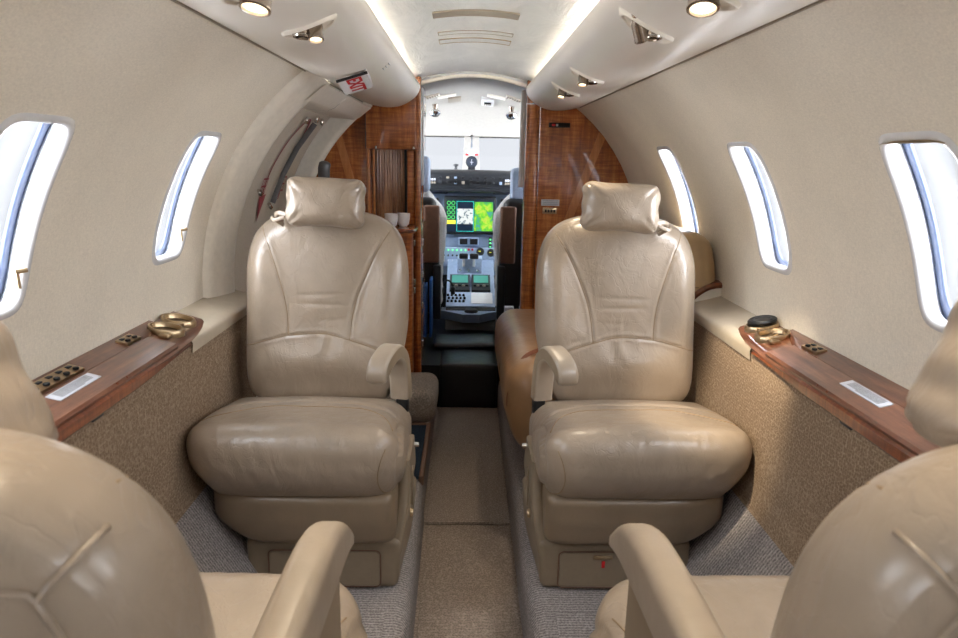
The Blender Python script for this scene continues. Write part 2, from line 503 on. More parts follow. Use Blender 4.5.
# ------------------------------------------------------------------ overhead panels (service bins)
BP = [(.4245, 1.3245), (.40, 1.314), (.36, 1.306), (.32, 1.304), (.28, 1.310), (.242, 1.328), (.214, 1.352), (.203, 1.376), (.207, 1.392), (.220, 1.398), (.24, 1.392)]
BP = [tuple(p)[:2] for p in spline([(a, b, 0) for a, b in BP], 4)]
def bin_pt(side, y, x):
    best = min(BP, key=lambda p: abs(p[0] - x)); return Vector((side * x, y, best[1]))
def bin_z(x):
    pts = [p for p in BP if p[1] < 1.37]
    for a, b in zip(pts, pts[1:]):
        if b[0] <= x <= a[0]: return lerp(a[1], b[1], (a[0] - x) / max(1e-6, a[0] - b[0]))
    return 1.31
def make_bin(side, label):
    o = thing('overhead_service_unit', label, 'overhead panel', (side * .32, 1.0, 1.31), 'overhead service panels')
    rows = []
    ysb = [-1.2 + 3.9 * k / 60 for k in range(61)] + [2.74, 2.77, 2.79, 2.80]
    cx, cz = .33, 1.36
    for y in ysb:
        k = 1 if y < 2.74 else {2.74: .995, 2.77: .97, 2.79: .93, 2.80: .86}[y]
        rows.append([(side * (cx + (x - cx) * (k if x < .36 else 1)), y, cz + (z - cz) * (k if x < .40 else lerp(k, 1, (x - .4) / .025))) for x, z in BP])
    V, F = loft(rows)
    # forward end cap
    b = len(V) - len(BP); V.append((side * .35, 2.80, 1.37)); F += [(b + k, b + k + 1, len(V) - 1) for k in range(len(BP) - 1)]
    mk('shell', V, F, 'bin', o, True, 50)
    g = G(); g.add(tube([(side * .4225, y, 1.3205) for y in (-1.2, .5, 1.5, 2.79)], .0022, 6)); g.mk('edge_gasket', 'frame_dark', o)
    return o
make_bin(-1, 'long cream overhead panel along the left side, carrying the red EXIT sign')
make_bin(1, 'long cream overhead panel along the right side, carrying four reading lights')
# cove lights above both panels
for side, lab in ((-1, 'hidden strip light glowing above the left overhead panel'), (1, 'hidden strip light glowing above the right overhead panel')):
    o = mk('cove_light', *box(side * .315 - .008, side * .315 + .008, -1.15, 2.74, 1.372, 1.382, .003), 'cove'); tag(o, lab, 'light', 'cove strip lights')

def reading_light(side, x, y, label, lit_dir, kind, power=1, cone=75):
    z = bin_z(x); o = thing('reading_light', label, 'reading light', (side * x, y, z), 'overhead reading lights')
    c = Vector((side * x, y, z)); s2 = Vector((-side * .02, -.012, 0))
    # oval recess rim + well
    g = G(); n = 32; rows = []
    L, W = (.040, .026)
    for k, d in ((1.10, -.014), (1.06, .003), (1.0, .006), (.93, .0055), (.88, .002), (.6, .001), (.01, .001)):
        ring = []
        for i in range(n):
            a = 2 * PI * i / n; dx = side * L * k * cos(a); dy = W * k * sin(a) + side * dx * -.15
            xx = abs(c.x + dx); zz = bin_z(min(.42, max(.22, xx)))
            ring.append((c.x + dx, y + dy, zz - d))
        rows.append(ring)
    g.add(loft(rows, True)); g.mk('oval_bezel', 'frame', o)
    c = c - Vector((0, 0, .003))
    # gasper nozzle and swivel lamp
    a = c + Vector((side * .012, .004, 0)); b = c + Vector((-side * .010, -.004, 0))
    if kind == 'lamp':
        b = c + Vector((0, 0, 0))
    else:
        g = G(); g.add(lathe([(.010, .034), (.017, .006), (.017, -.004), (.015, -.010), (.011, -.010), (.011, -.002), (.007, -.002), (.007, -.012), (.001, -.013)], a, 20, (0, .1, 1)))
        g.mk('air_nozzle', 'nickel', o)
        g = G(); g.add(tube([a + Vector((side * .014 * cos(t), .022 * sin(t) * .7, -.007)) for t in [k * PI / 8 for k in range(17)]], .0022, 8)); g.mk('swivel_ring', 'chrome', o)
    ax = Vector(lit_dir).normalized(); rr = .0185 if kind == 'lamp' else .0115
    g = G(); g.add(lathe([(rr * .6, -.042), (rr * .8, -.02), (rr, -.012), (rr, .010), (rr * 1.06, .012), (rr * 1.06, .015), (rr * .86, .016), (rr * .84, .012)], b, 24, ax)); h = g.mk('lamp_housing', 'nickel', o)
    g = G(); g.add(lathe([(.0001, .0145), (rr * .5, .0142), (rr * .85, .0125)], b, 24, ax)); g.mk('lens', 'lens', h)
    if lit_dir:
        l = bpy.data.lights.new('reading_lamp', 'SPOT'); l.energy = LAMP * power; l.color = (1, .84, .62); l.spot_size = math.radians(cone); l.spot_blend = .8; l.shadow_soft_size = .012
        lo = bpy.data.objects.new('reading_lamp', l); COL.objects.link(lo); lo.parent = o
        lo.location = b + ax * .022 - o.location; lo.rotation_euler = ax.to_track_quat('-Z', 'Y').to_euler()
LAMP = 2.5
reading_light(-1, .282, .905, 'round lit reading light in left overhead panel, nearest the camera', (-.1, -.3, -1), 'lamp')
reading_light(-1, .272, 1.152, 'reading light with swivel air nozzle in left overhead panel, before the EXIT sign', (.1, -.35, -1), 'both')
reading_light(1, .262, .885, 'round bright reading light in right overhead panel, nearest the camera', (-.1, -.35, -1), 'lamp')
reading_light(1, .256, 1.135, 'reading light with air nozzle second along the right overhead panel', (.36, .37, -.78), 'both', 9, 36)
reading_light(1, .268, 1.74, 'small reading light third along the right overhead panel', (-.1, -.3, -1), 'both')
reading_light(1, .265, 2.09, 'small reading light nearest the bulkhead in the right overhead panel', (-.2, -.3, -1), 'both')
for y in (.45, -.4):
    for s in (-1, 1):
        l = bpy.data.lights.new('aft_reading_lamp', 'SPOT'); l.energy = LAMP; l.color = (1, .84, .62); l.spot_size = math.radians(90); l.spot_blend = .8; l.shadow_soft_size = .015
        lo = bpy.data.objects.new('aft_reading_lamp', l); COL.objects.link(lo); lo.location = (s * .334, y, 1.27)

# EXIT sign: small wedge box under the left panel
def text_mesh(txt, size, M4, mat, parent, name, extrude=.0004, bold=0.0):
    cu = bpy.data.curves.new(name, 'FONT'); cu.body = txt; cu.size = size; cu.align_x = 'CENTER'; cu.align_y = 'CENTER'; cu.extrude = extrude; cu.offset = bold
    to = bpy.data.objects.new(name + '_tmp', cu); COL.objects.link(to)
    bpy.context.view_layer.update()
    me = bpy.data.meshes.new_from_object(to.evaluated_get(bpy.context.evaluated_depsgraph_get()))
    COL.objects.unlink(to); bpy.data.objects.remove(to)
    r = root(parent); off = Matrix.Translation(-r.location) if r.name not in LOCAL else Matrix.Identity(4)
    me.transform(off @ M4); me.materials.clear(); me.materials.append(M[mat])
    o = bpy.data.objects.new(name, me); COL.objects.link(o); o.parent = parent; return o
def basis(o, xd, yd):
    x = Vector(xd).normalized(); z = x.cross(Vector(yd)).normalized(); y = z.cross(x)
    return Matrix(((x.x, y.x, z.x, o[0]), (x.y, y.y, z.y, o[1]), (x.z, y.z, z.z, o[2]), (0, 0, 0, 1)))
ex = thing('exit_sign', 'small white EXIT sign with red letters under the left overhead panel', 'sign', (-.292, 1.735, 1.31))
fx = Vector((0, .95, -.17)).normalized(); fy = Vector((.92, 0, .30)).normalized(); fn = fx.cross(fy).normalized(); fy = fn.cross(fx)
ec = Vector((-.292, 1.735, 1.287)); hw, hh, dp = .056, .036, .006
def ebox(a0, a1, b0, b1, c0, c1):
    P = [ec + fx * a + fy * b + fn * c for c in (c1, c0) for a, b in ((a0, b0), (a1, b0), (a1, b1), (a0, b1))]
    return [tuple(p) for p in P], [(0, 1, 2, 3), (7, 6, 5, 4), (0, 4, 5, 1), (1, 5, 6, 2), (2, 6, 7, 3), (3, 7, 4, 0)]
g = G(); g.add(ebox(-hw, hw, -hh, hh, -dp, 0)); g.mk('face_plate', 'white', ex, False)
g = G(); g.add(ebox(-hw - .003, -hw, -hh - .002, hh + .002, -.004, .002)); g.mk('top_rail', 'black', ex, False)
q = [ec + fx * -hw + fy * hh, ec + fx * hw + fy * hh, ec + fx * -hw + fy * (hh + .002) - fn * .02, ec + fx * hw + fy * (hh + .002) - fn * .05]
g = G(); g.add(([tuple(p) for p in q] + [tuple(p - fy * .003) for p in q], [(0, 1, 3, 2), (6, 7, 5, 4), (0, 4, 5, 1), (1, 5, 7, 3), (3, 7, 6, 2), (2, 6, 4, 0)])); g.mk('side_plate', 'white', ex, False)
text_mesh('EXIT', .050, basis(ec + fn * .001, fx, fy), 'red', ex, 'exit_lettering', bold=.0012)
g = G()
for k in range(3): g.add(box(-.236 + k * .007, -.232 + k * .007, 1.80, 1.83, bin_z(.234 - k * .007) - .001, bin_z(.234 - k * .007) + .004, .0005))
o = g.mk('panel_vent', 'white'); tag(o, 'three tiny white ridges on the left overhead panel beside the EXIT sign', 'vent')

# ------------------------------------------------------------------ floor
g = G(); g.add(box(-.75, .75, -1.2, 2.96, -.10, 0)); tag(g.mk('floor', 'carpet_aisle', None, False), kind='structure')
def platform(side, name, xs):
    # rounded carpeted platform, edge to the aisle, and the carpeted slope up to the sidewall
    def prof(a):
        return [(a, -.02), (a, .10), (a + .004, .128), (a + .014, .144), (a + .03, .15), (.44, .15), (.47, .165), (.53, .265), (.60, .382), (.66, .40)]
    rows = [[(side * x, y, z) for x, z in prof(a)] for y, a in xs]
    V, F = loft(rows)
    return tag(mk(name, V, F, 'carpet', None, True, 60), kind='structure')
platform(-1, 'floor_platform_left', [(-1.2, .128), (1.2, .131), (1.93, .14)])
platform(1, 'floor_platform_right', [(-1.2, .128), (1.4, .130), (2.0, .132), (2.95, .136)])
# left forward: entry area
V, F = loft([[(x, y, z) for x, z in ((-.145, -.02), (-.145, .10), (-.150, .14), (-.165, .15), (-.70, .15))] for y in (1.93, 2.96)])
tag(mk('floor_entry', V, F, 'carpet', None, True, 60), kind='structure')
# floor seam strip
g = G(); g.add(tube([(-.135, 1.928, .006), (0, 1.928, .008), (.13, 1.928, .006)], .006, 8, ry=.008)); o = g.mk('carpet_joint', 'carpet_aisle'); tag(o, 'dark raised carpet joint across the aisle floor', 'carpet joint')
g = G(); g.add(box(-.133, .128, 1.925, 2.94, 0, .007, .003)); o = g.mk('aisle_runner', 'carpet_aisle'); tag(o, 'ribbed taupe aisle runner in front of the cockpit step', 'carpet', 'aisle runners')
g = G(); g.add(box(-.126, .126, -1.2, 1.92, 0, .004, .002)); o = g.mk('aisle_runner', 'carpet_aisle'); tag(o, 'ribbed taupe aisle runner between the facing seats', 'carpet', 'aisle runners')
# inset floor carpet panels on the platforms between the facing seats
for s, lab in ((-1, 'rectangular grey carpet panel let into the floor left of the aisle'), (1, 'rectangular grey carpet panel let into the floor right of the aisle')):
    g = G(); g.add(prism(rrect(*sorted((s * .185, s * .43)), .82, 1.30, .012), .149, .1535, 'z')); o = g.mk('inset_carpet', 'carpet'); tag(o, lab, 'carpet', 'floor carpet panels')

# black cockpit step
st = thing('cockpit_step', 'black leather-covered step at the cockpit entrance', 'step', (0, 3.05, 0))
V, F = rb(.131, .13, .11, .014, (6, 6, 6)); g = G(); g.add((V, F), lambda x, y, z: (x, y + 3.08, z + .098 + .003 * cos(x * 12)))
g.mk('riser', 'blackleather', st)
V, F = rb(.175, .10, .016, .014, (6, 6, 2)); g = G(); g.add((V, F), lambda x, y, z: (x, y + 3.30, z + .222 + .004 * sin(x * 20)))
g.mk('tread_pad', 'blackleather', st)
# carpeted block
V, F = rb(.145, .165, .068, .045, (8, 8, 4), 5); g = G(); g.add((V, F), lambda x, y, z: (x - .268, y + 2.54, z + .218 - (y + .2) * .08))
o = g.mk('carpeted_block', 'carpet_box'); tag(o, 'rounded carpet-covered block beside the galley cabinet', 'carpeted block')
# entry mat
em = thing('entry_mat', 'dark blue rubber mat let into the floor left of the aisle', 'mat', (-.25, 2.14, .15))
g = G(); g.add(box(-.36, -.156, 1.935, 2.36, .15, .158, .002)); g.mk('mat_pad', 'mat', em)
g = G(); g.add(box(-.156, -.141, 1.93, 2.37, .13, .162, .004)); g.add(box(-.36, -.156, 2.352, 2.37, .15, .162, .004)); g.mk('edge_trim', 'brown', em)

# ------------------------------------------------------------------ sidewalls and ledges
def sidewall(side, label):
    prof = [(.598, .375), (.608, .39), (.619, .50), (.622, .62), (.623, .708), (.633, .716), (.70, .716)]
    y0, y1 = -1.2, 1.93
    rows = []
    for k in range(41):
        y = lerp(y0, y1, k / 40); rows.append([(side * x, y, z) for x, z in prof])
    rows.append([(side * (x + .02), y1 + .02, z) for x, z in prof]); rows.append([(side * .70, y1 + .024, z) for x, z in prof])
    V, F = loft(rows)
    o = mk('sidewall_panel', V, F, 'tweed', None, True, 60); return tag(o, label, 'wall panel', 'tweed lower sidewall panels')
sidewall(-1, 'brown tweed lower wall panel under the left armrest ledge')
sidewall(1, 'brown tweed lower wall panel under the right armrest ledge')

def ledge_pt(side, t, y, lift=0):
    """t 0 = inner edge, 1 = at the hull"""
    return (side * lerp(.619, .712, t), y, lerp(.722, .745, t) + lift)
def ledge(side, label):
    o = thing('armrest_ledge', label, 'ledge', (side * .68, 1.0, .70), 'window ledges')
    # leather end
    rows = []
    for y in [1.45, 1.6, 1.7, 1.8, 1.88, 1.92, 1.935]:
        w = .0 if y < 1.9 else (y - 1.9) * .5
        rows.append([(side * (.619 + w), y, .690), (side * (.616 + w), y, .712), (side * (.622 + w), y, .723), (side * .645, y, .730), (side * .68, y, .738), (side * .712, y, .747), (side * .72, y, .748)])
    V, F = loft(rows); e = len(V) - 7; F.append(tuple(range(e, e + 7))); mk('leather_cap', V, F, 'ledgeleather', o, True, 50)
    # wood top: plan outline tapering to a point at the front (y ~1.57)
    def inner(y):  # inner edge offset for the pointed nose
        return -.06 * (1 - sstep(1.3, 1.5, y)) + (0 if y < 1.42 else ((y - 1.42) / .17) ** 2 * .30)
    rows = []
    for k in range(60):
        y = lerp(-1.2, 1.585, k / 59); t0 = inner(y); row = []
        row.append(Vector(ledge_pt(side, t0, y, -.012)) + Vector((side * .004, 0, 0)))
        row.append(Vector(ledge_pt(side, t0, y, .000)) + Vector((-side * .004, 0, 0)))
        row.append(Vector(ledge_pt(side, t0, y, .007)))
        for m in (.25, .5, .75, 1): row.append(Vector(ledge_pt(side, lerp(t0, 1, m), y, .008)))
        rows.append(row)
    V, F = loft(rows); F.append(tuple(range(len(V) - 7, len(V)))); top = mk('wood_top', V, F, 'table', o, True, 50)
    # folding table lid edge: raised plank, fascia under it
    g = G(); rows = []
    for k in range(30):
        y = lerp(-.6, 1.36, k / 29); row = [Vector(ledge_pt(side, -.08, y, .006)), Vector(ledge_pt(side, -.10, y, .012)), Vector(ledge_pt(side, -.06, y, .0165)), Vector(ledge_pt(side, .25, y, .0165)), Vector(ledge_pt(side, .54, y, .0165)), Vector(ledge_pt(side, .555, y, .009))]
        rows.append(row)
    V, F = loft(rows); F.append(tuple(range(len(V) - 6, len(V)))); g.add((V, F)); g.mk('table_lid', 'table', o)
    g = G(); rows = []
    for k in range(40):
        y = lerp(-.6, 1.44, k / 39); tp = sstep(1.15, 1.44, y)
        row = [(side * (.614 + tp * .006), y, .728), (side * (.607 + tp * .010), y, .722), (side * (.608 + tp * .010), y, .706 + tp * .006), (side * .614, y, .700 + tp * .012), (side * .629, y, .700 + tp * .012)]
        rows.append(row)
    V, F = loft(rows); F.append(tuple(range(len(V) - 5, len(V)))); g.add((V, F)); g.mk('wood_fascia', 'table_edge', o)
    # shade rim at the hull: raised outer plank
    g = G(); rows = []
    for k in range(30):
        y = lerp(-1.0, 1.46, k / 29); tp = sstep(1.40, 1.46, y) * .3
        rows.append([Vector(ledge_pt(side, .58 + tp, y, .008)), Vector(ledge_pt(side, .60 + tp, y, .013)), Vector(ledge_pt(side, .8, y, .015)), Vector(ledge_pt(side, 1, y, .016))])
    V, F = loft(rows); F.append(tuple(range(len(V) - 4, len(V)))); g.add((V, F)); g.mk('outer_rail', 'table', o)
    # finger notch
    c = Vector(ledge_pt(side, -.09, 1.13, .014)); g = G()
    g.add(tube([c + Vector((side * .010 * sin(t), .018 * cos(t), .001)) for t in [PI * k / 10 for k in range(11)]], .0022, 6)); g.mk('finger_notch', 'table_edge', o)
    # dark latch notch below fascia
    g = G(); g.add(rbx((side * .623, 1.06, .698), .004, .018, .007, .0038)); g.mk('latch_notch', 'dark', o)
    return o
ledge(-1, 'long wood and leather armrest ledge under the left windows')
ledge(1, 'long wood and leather armrest ledge under the right windows')

def cup_holder(side, t, y, label, filled=False):
    c = Vector(ledge_pt(side, t, y, .012)); o = thing('cup_holder', label, 'cup holder', c, 'metal cup holders')
    g = G(); n = 28
    def ring(r, dz, st=1.0): return [(c.x + r * cos(a) * 1.08, c.y + r * sin(a), c.z + dz + (r * cos(a) * side) * .22) for a in [2 * PI * k / n for k in range(n)]]
    g.add(loft([ring(.034, -.006), ring(.035, .003), ring(.033, .008), ring(.029, .0085), ring(.027, .004), ring(.026, -.0015)], True)); g.mk('ring', 'brass', o)
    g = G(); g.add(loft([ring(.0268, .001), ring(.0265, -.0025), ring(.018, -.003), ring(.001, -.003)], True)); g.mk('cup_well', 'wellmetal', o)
    g = G(); g.add(rbx(c + Vector((-side * .012, -.036, -.003)), .012, .010, .005, .004)); g.mk('thumb_tab', 'brass', o)
    return o
cup_holder(-1, .56, 1.515, 'left ledge cup holder farther from the camera, empty')
cup_holder(-1, .50, 1.437, 'left ledge cup holder nearer the switch panel, empty')
cup_holder(1, .60, 1.535, 'right ledge cup holder at the pointed end, topped by a black coaster')
cup_holder(1, .50, 1.455, 'right ledge cup holder nearer the switch panel, open and empty')
c = Vector(ledge_pt(1, .60, 1.535, .026)); co = thing('coaster', 'round black rubber coaster on the right ledge cup holder', 'coaster', c)
def tilt(c, side): return lambda x, y, z: (x, y, z + (x - c.x) * side * .22)
g = G(); g.add(lathe([(.001, -.003), (.031, -.003), (.032, .002), (.029, .005), (.024, .003), (.001, .003)], c, 28), tilt(c, 1)); g.mk('disc', 'black', co)
g = G(); g.add(lathe([(.022, .003), (.021, .0045), (.018, .0045), (.017, .003)], c, 28), tilt(c, 1)); g.mk('ring_line', 'dark', co)

def on_ledge(side, t0, t1, y0, y1, lift, th):
    a = [ledge_pt(side, t, y, lift + d) for d in (0, th) for t, y in ((t0, y0), (t1, y0), (t1, y1), (t0, y1))]
    return a, [(3, 2, 1, 0), (4, 5, 6, 7), (0, 1, 5, 4), (1, 2, 6, 5), (2, 3, 7, 6), (3, 0, 4, 7)]
def switch_panel(side, t0, t1, y0, y1, rows, cols, label, screen=False, lift=.013):
    c = ledge_pt(side, (t0 + t1) / 2, (y0 + y1) / 2, lift); o = thing('switch_panel', label, 'switch panel', c, 'brass ledge switch panels')
    g = G(); g.add(on_ledge(side, t0, t1, y0, y1, lift, .006)); g.mk('plate', 'brass', o, False)
    ys0 = y0 + ((y1 - y0) * .32 if screen else 0)
    for i in range(rows):
        for j in range(cols):
            t = lerp(t0, t1, (i + .5) / rows); y = lerp(ys0, y1, (j + .5) / cols); p = Vector(ledge_pt(side, t, y, lift + .006)); g = G()
            if i == rows - 1: g.add(rbx(p, .004, .0055, .0016, .001)); g.mk('label_window', 'dark', o)
            else: g.add(lathe([(.0052, 0), (.0052, .003), (.004, .004), (.0001, .004)], p, 12)); g.mk('button', 'black', o)
    if screen:
        g = G(); g.add(on_ledge(side, lerp(t0, t1, .15), lerp(t0, t1, .85), y0 + .012, y0 + (y1 - y0) * .28, lift + .0055, .0015)); g.mk('screen', 'lcd', o, False)
M['lcd'] = emit('dim_green_lcd', (58, 96, 34), .35)
switch_panel(-1, .62, .88, 1.29, 1.345, 2, 2, 'small brass switch panel near the left cup holders')
switch_panel(-1, .62, .90, .93, 1.135, 2, 5, 'long brass keypad with green display on the left ledge', True)
switch_panel(1, .62, .88, 1.29, 1.345, 2, 2, 'small brass switch panel near the right cup holders')
def placard(side, t0, t1, y0, y1, label):
    c = ledge_pt(side, (t0 + t1) / 2, (y0 + y1) / 2, .017); o = thing('placard', label, 'placard', c, 'printed placards on the ledges')
    g = G(); g.add(on_ledge(side, t0, t1, y0, y1, .0165, .0015)); g.mk('card', 'paper', o, False)
    g = G()
    for k in range(7):
        t = lerp(t0, t1, .16 + .68 * k / 6); g.add(on_ledge(side, t, t + .018, y0 + .012, y1 - .012 - (k == 0) * .03, .018, .0003))
    g.mk('printed_lines', 'print', o, False)
placard(-1, .24, .48, 1.00, 1.12, 'white printed placard on the left ledge table lid')
placard(1, .24, .48, 1.01, 1.13, 'white printed placard on the right ledge table lid')

# ------------------------------------------------------------------ entry door (left) and its frame
dr = thing('cabin_door', 'grey-beige curved cabin entry door with a faded red arrow ring', 'door', (-.70, 2.3, .2))
def arc(y0, y1, r, p0, p1, n=30, m=10): return loft([[hp(-1, lerp(y0, y1, j / m), lerp(p0, p1, k / n), r) for k in range(n + 1)] for j in range(m + 1)])
g = G(); g.add(arc(1.99, 2.67, .738, phz(.2, .738), phz(1.262, .738))); g.mk('door_skin', 'doorskin', dr)
g = G(); g.add(arc(1.76, 2.92, .80, phz(.15, .80), phz(1.48, .80))); g.mk('outer_skin', 'dark', dr)
g = G(); g.add(arc(1.86, 2.0, .762, phz(.2, .762), phz(1.37, .762))); g.add(arc(2.66, 2.84, .762, phz(.2, .762), phz(1.37, .762))); g.add(arc(1.9, 2.84, .775, phz(1.25, .775), phz(1.45, .775))); g.mk('door_seal', 'dark', dr)
g = G(); g.add(arc(2.0, 2.04, .722, phz(.3, .722), phz(1.2, .722), 30, 2)); g.mk('edge_strip', 'frame_dark', dr)
def dpt(y, z, r=.734): return Vector(hp(-1, y, phz(z, .738), r))
# handle bar
g = G(); g.add(tube([dpt(2.44, 1.235, .722), dpt(2.43, 1.15, .722), dpt(2.42, 1.06, .722), dpt(2.40, .96, .722)], .009, 8, ry=.006)); g.mk('handle_bar', 'tube', dr)
for y, z in ((2.445, 1.245), (2.40, .945), (2.33, 1.235), (2.55, 1.24), (2.23, 1.0), (2.10, 1.215)):
    g = G(); p = dpt(y, z, .73); g.add(lathe([(.001, .010), (.010, .009), (.013, .004), (.013, 0)], p, 14, (1, 0, .4 if z < 1.1 else -.4))); g.mk('latch_fitting', 'chrome', dr)
# red ring arrow
pts = []
for k in range(25):
    a = lerp(PI * 1.05, -.05 * PI, k / 24); pts.append((2.40 + .115 * cos(a), 1.00 + .24 * max(0, sin(a)) + (.0 if sin(a) > 0 else .24 * sin(a))))
g = G(); rows = [[dpt(y, z, .7345) for y, z in pts], [dpt(2.40 + (y - 2.40) * .90, 1.0 + (z - 1.0) * .95, .7345) for y, z in pts]]
g.add(loft(rows)); g.add(([tuple(dpt(2.265, .985, .734)), tuple(dpt(2.335, .99, .734)), tuple(dpt(2.29, .90, .734))], [(0, 1, 2)]))
g.mk('red_arrow_ring', 'redmark', dr, False)
for yy in (2.275, 2.51):
    g = G()
    for k in range(3):
        g.add(loft([[dpt(y, 1.045 - k * .024 + dz, .7335) for y in (yy - .026, yy, yy + .026)] for dz in (0, -.006)]))
    for q in (-.026, -.008, .010, .026):
        g.add(loft([[dpt(yy + q + d, z, .7335) for z in (1.045, 1.01, .99)] for d in (0, .005)]))
    g.mk('red_lettering', 'redmark', dr, False)
# mechanism in the dark gap at the top
g = G()
for k in range(7):
    p = Vector(hp(-1, 2.30 + k * .05, phz(1.29, .735), .735)); g.add(lathe([(.012, 0), (.012, .012), (.006, .016), (.001, .016)], p, 10, (.7, 0, -.7)))
g.add(tube([hp(-1, 2.15, phz(1.30, .74), .74), hp(-1, 2.62, phz(1.30, .74), .74)], .008, 8)); g.mk('latch_mechanism', 'dark', dr)

fr = thing('door_frame', 'cream moulded surround arching around the left entry door', 'door frame', (-.70, 1.9, .2)); fr['kind'] = 'structure'
n = 44
def frow(y, r, p0=PH0, p1=phz(1.335)): return [hp(-1, y, lerp(p0, p1, k / n), r) for k in range(n + 1)]
g = G(); g.add(flip(loft([frow(1.775, .716), frow(1.78, .703), frow(1.81, .694), frow(1.86, .684), frow(1.90, .677), frow(1.915, .676), frow(1.925, .682), frow(1.93, .70), frow(1.93, .78)]))); g.mk('aft_jamb', 'frame', fr, True, 60)
g = G(); g.add(flip(loft([frow(2.74, .78), frow(2.74, .70), frow(2.745, .683), frow(2.755, .678), frow(2.79, .684), frow(2.83, .70), frow(2.835, .716)]))); g.mk('forward_jamb', 'frame', fr, True, 60)
g = G()
def hrow(y): return [Vector(hp(-1, y, a, r)) for a, r in ((phz(1.3245), .716), (phz(1.318), .690), (phz(1.30, .676), .676), (phz(1.262, .674), .676), (phz(1.252, .68), .684), (phz(1.25, .76), .78))]
g.add(loft([hrow(y) for y in (1.88, 2.0, 2.12, 2.238)])); g.add(loft([hrow(y) for y in (2.242, 2.5, 2.76)])); g.mk('header', 'frame', fr, True, 60)

# ------------------------------------------------------------------ bulkheads
def arc_poly(x0, x1, zb, r=R, n=24, sgn=1):
    """panel outline bounded by the hull outside and a straight inner edge"""
    pts = []
    a0 = phz(zb, r); a1 = math.acos(x0 / r)
    for k in range(n + 1):
        a = lerp(a0, a1, k / n); pts.append((sgn * r * cos(a), ZC + r * sin(a)))
    pts.append((sgn * x0, zb)); return pts
rbk = thing('bulkhead', 'glossy walnut bulkhead panel right of the cockpit opening', 'bulkhead', (.45, 2.88, .1), 'walnut bulkheads')
g = G(); g.add(prism(arc_poly(.278, .6, .12), 2.885, 2.93)); g.mk('veneer_panel', 'veneer', rbk, False)
g = G()
for dx, z0, z1 in ((.2205, .10, 1.335), (.2205, 1.339, 1.43)):
    g.add(prism(rrect(dx, .2755, 2.868, 2.96, .016), z0, z1, 'z'))
g.mk('door_post', 'veneer', rbk, True, 40)
V = [(.545, 1.228), (.527, 1.252), (.408, .90), (.440, .885)]
g = G(); g.add(prism([(.548, 1.208), (.522, 1.236), (.36, .78), (.395, .78)], 2.8825, 2.886)); g.mk('diagonal_band', 'veneer_l', rbk, False)  # paler diagonal band across the right veneer panel
sp = thing('call_switch', 'small black strip switch with red mark on the right bulkhead', 'switch', (.355, 2.883, 1.257)); g = G(); g.add(box(.313, .400, 2.876, 2.886, 1.247, 1.266, .002)); g.mk('body', 'black', sp); g = G(); g.add(box(.325, .339, 2.8735, 2.877, 1.252, 1.261, .001)); g.mk('red_mark', 'red', sp); g = G(); g.add(box(.342, .350, 2.8735, 2.877, 1.252, 1.261, .001)); g.mk('white_mark', 'paper', sp)
pl = thing('wall_placard', 'small grey printed placard on the right walnut bulkhead', 'placard', (.33, 2.883, .946)); g = G(); g.add(box(.294, .370, 2.880, 2.886, .930, .956, .001)); g.mk('card', 'paper', pl); g = G()
for k in range(3): g.add(box(.300, .364, 2.8793, 2.8801, .936 + k * .007, .938 + k * .007))
g.mk('printed_lines', 'print', pl, False)
ws = thing('bulkhead_outlet', 'small brass switch plate under the grey bulkhead placard', 'switch', (.33, 2.883, .91)); g = G(); g.add(box(.302, .360, 2.879, 2.886, .897, .922, .001)); g.mk('plate', 'brass', ws)
for k in range(4):
    g = G(); g.add(box(.310 + k * .012, .318 + k * .012, 2.876, 2.880, .903, .915, .001)); g.mk('button', 'black', ws)

lb = thing('bulkhead', 'walnut bulkhead panel behind the entry door frame', 'bulkhead', (-.55, 2.9, .1), 'walnut bulkheads')
g = G(); g.add(prism(list(reversed(arc_poly(.432, .6, .12, sgn=-1))), 2.885, 2.93)); g.mk('veneer_panel', 'veneer', lb, False)
g = G(); g.add(prism([(-.575, 1.245), (-.548, 1.265), (-.44, .86), (-.475, .86)], 2.8825, 2.886)); g.mk('diagonal_band', 'veneer_l', lb, False)  # matching paler diagonal band on the left panel

cb = thing('galley_cabinet', 'tall walnut galley cabinet with tambour niche left of the cockpit', 'cabinet', (-.32, 3.0, .15))
g = G(); g.add(box(-.43, -.222, 2.93, 3.28, .15, .84)); g.add(box(-.43, -.212, 2.90, 3.28, 1.148, 1.43)); g.add(box(-.43, -.222, 3.22, 3.28, .84, 1.148)); g.add(box(-.43, -.415, 2.885, 3.25, .84, 1.148)); g.mk('carcass', 'veneer', cb, False)
g = G(); g.add(prism([(-.43, 1.354), (-.222, 1.354), (-.222, 1.415), (-.30, 1.40), (-.43, 1.352)], 2.846, 2.91)); g.mk('top_filler', 'veneer', cb, False)
up = G(); up.add(box(-.429, -.226, 2.842, 2.90, 1.148, 1.350, .004)); d = up.mk('upper_door', 'veneer', cb)
g = G(); g.add(tube([(-.429, 2.8415, 1.352), (-.226, 2.8415, 1.352)], .0018, 6)); g.add(tube([(-.4295, 2.8415, 1.148), (-.4295, 2.8415, 1.352)], .0018, 6)); g.mk('door_gap', 'black', cb)
for x in (-.388, -.236):
    g = G(); g.add(rbx((x, 2.838, 1.154), .004, .004, .006, .002)); g.mk('door_latch', 'chrome', d)
g = G(); g.add(prism(rrect(-.232, -.208, 2.85, 2.925, .010), .15, 1.43, 'z')); g.mk('corner_post', 'veneer', cb, True, 40)
g = G(); g.add(box(-.43, -.418, 2.868, 2.90, .84, 1.147, .003)); g.add(box(-.408, -.398, 2.875, 2.90, .84, 1.147, .003)); g.mk('niche_frame', 'veneer_l', cb)
g = G()
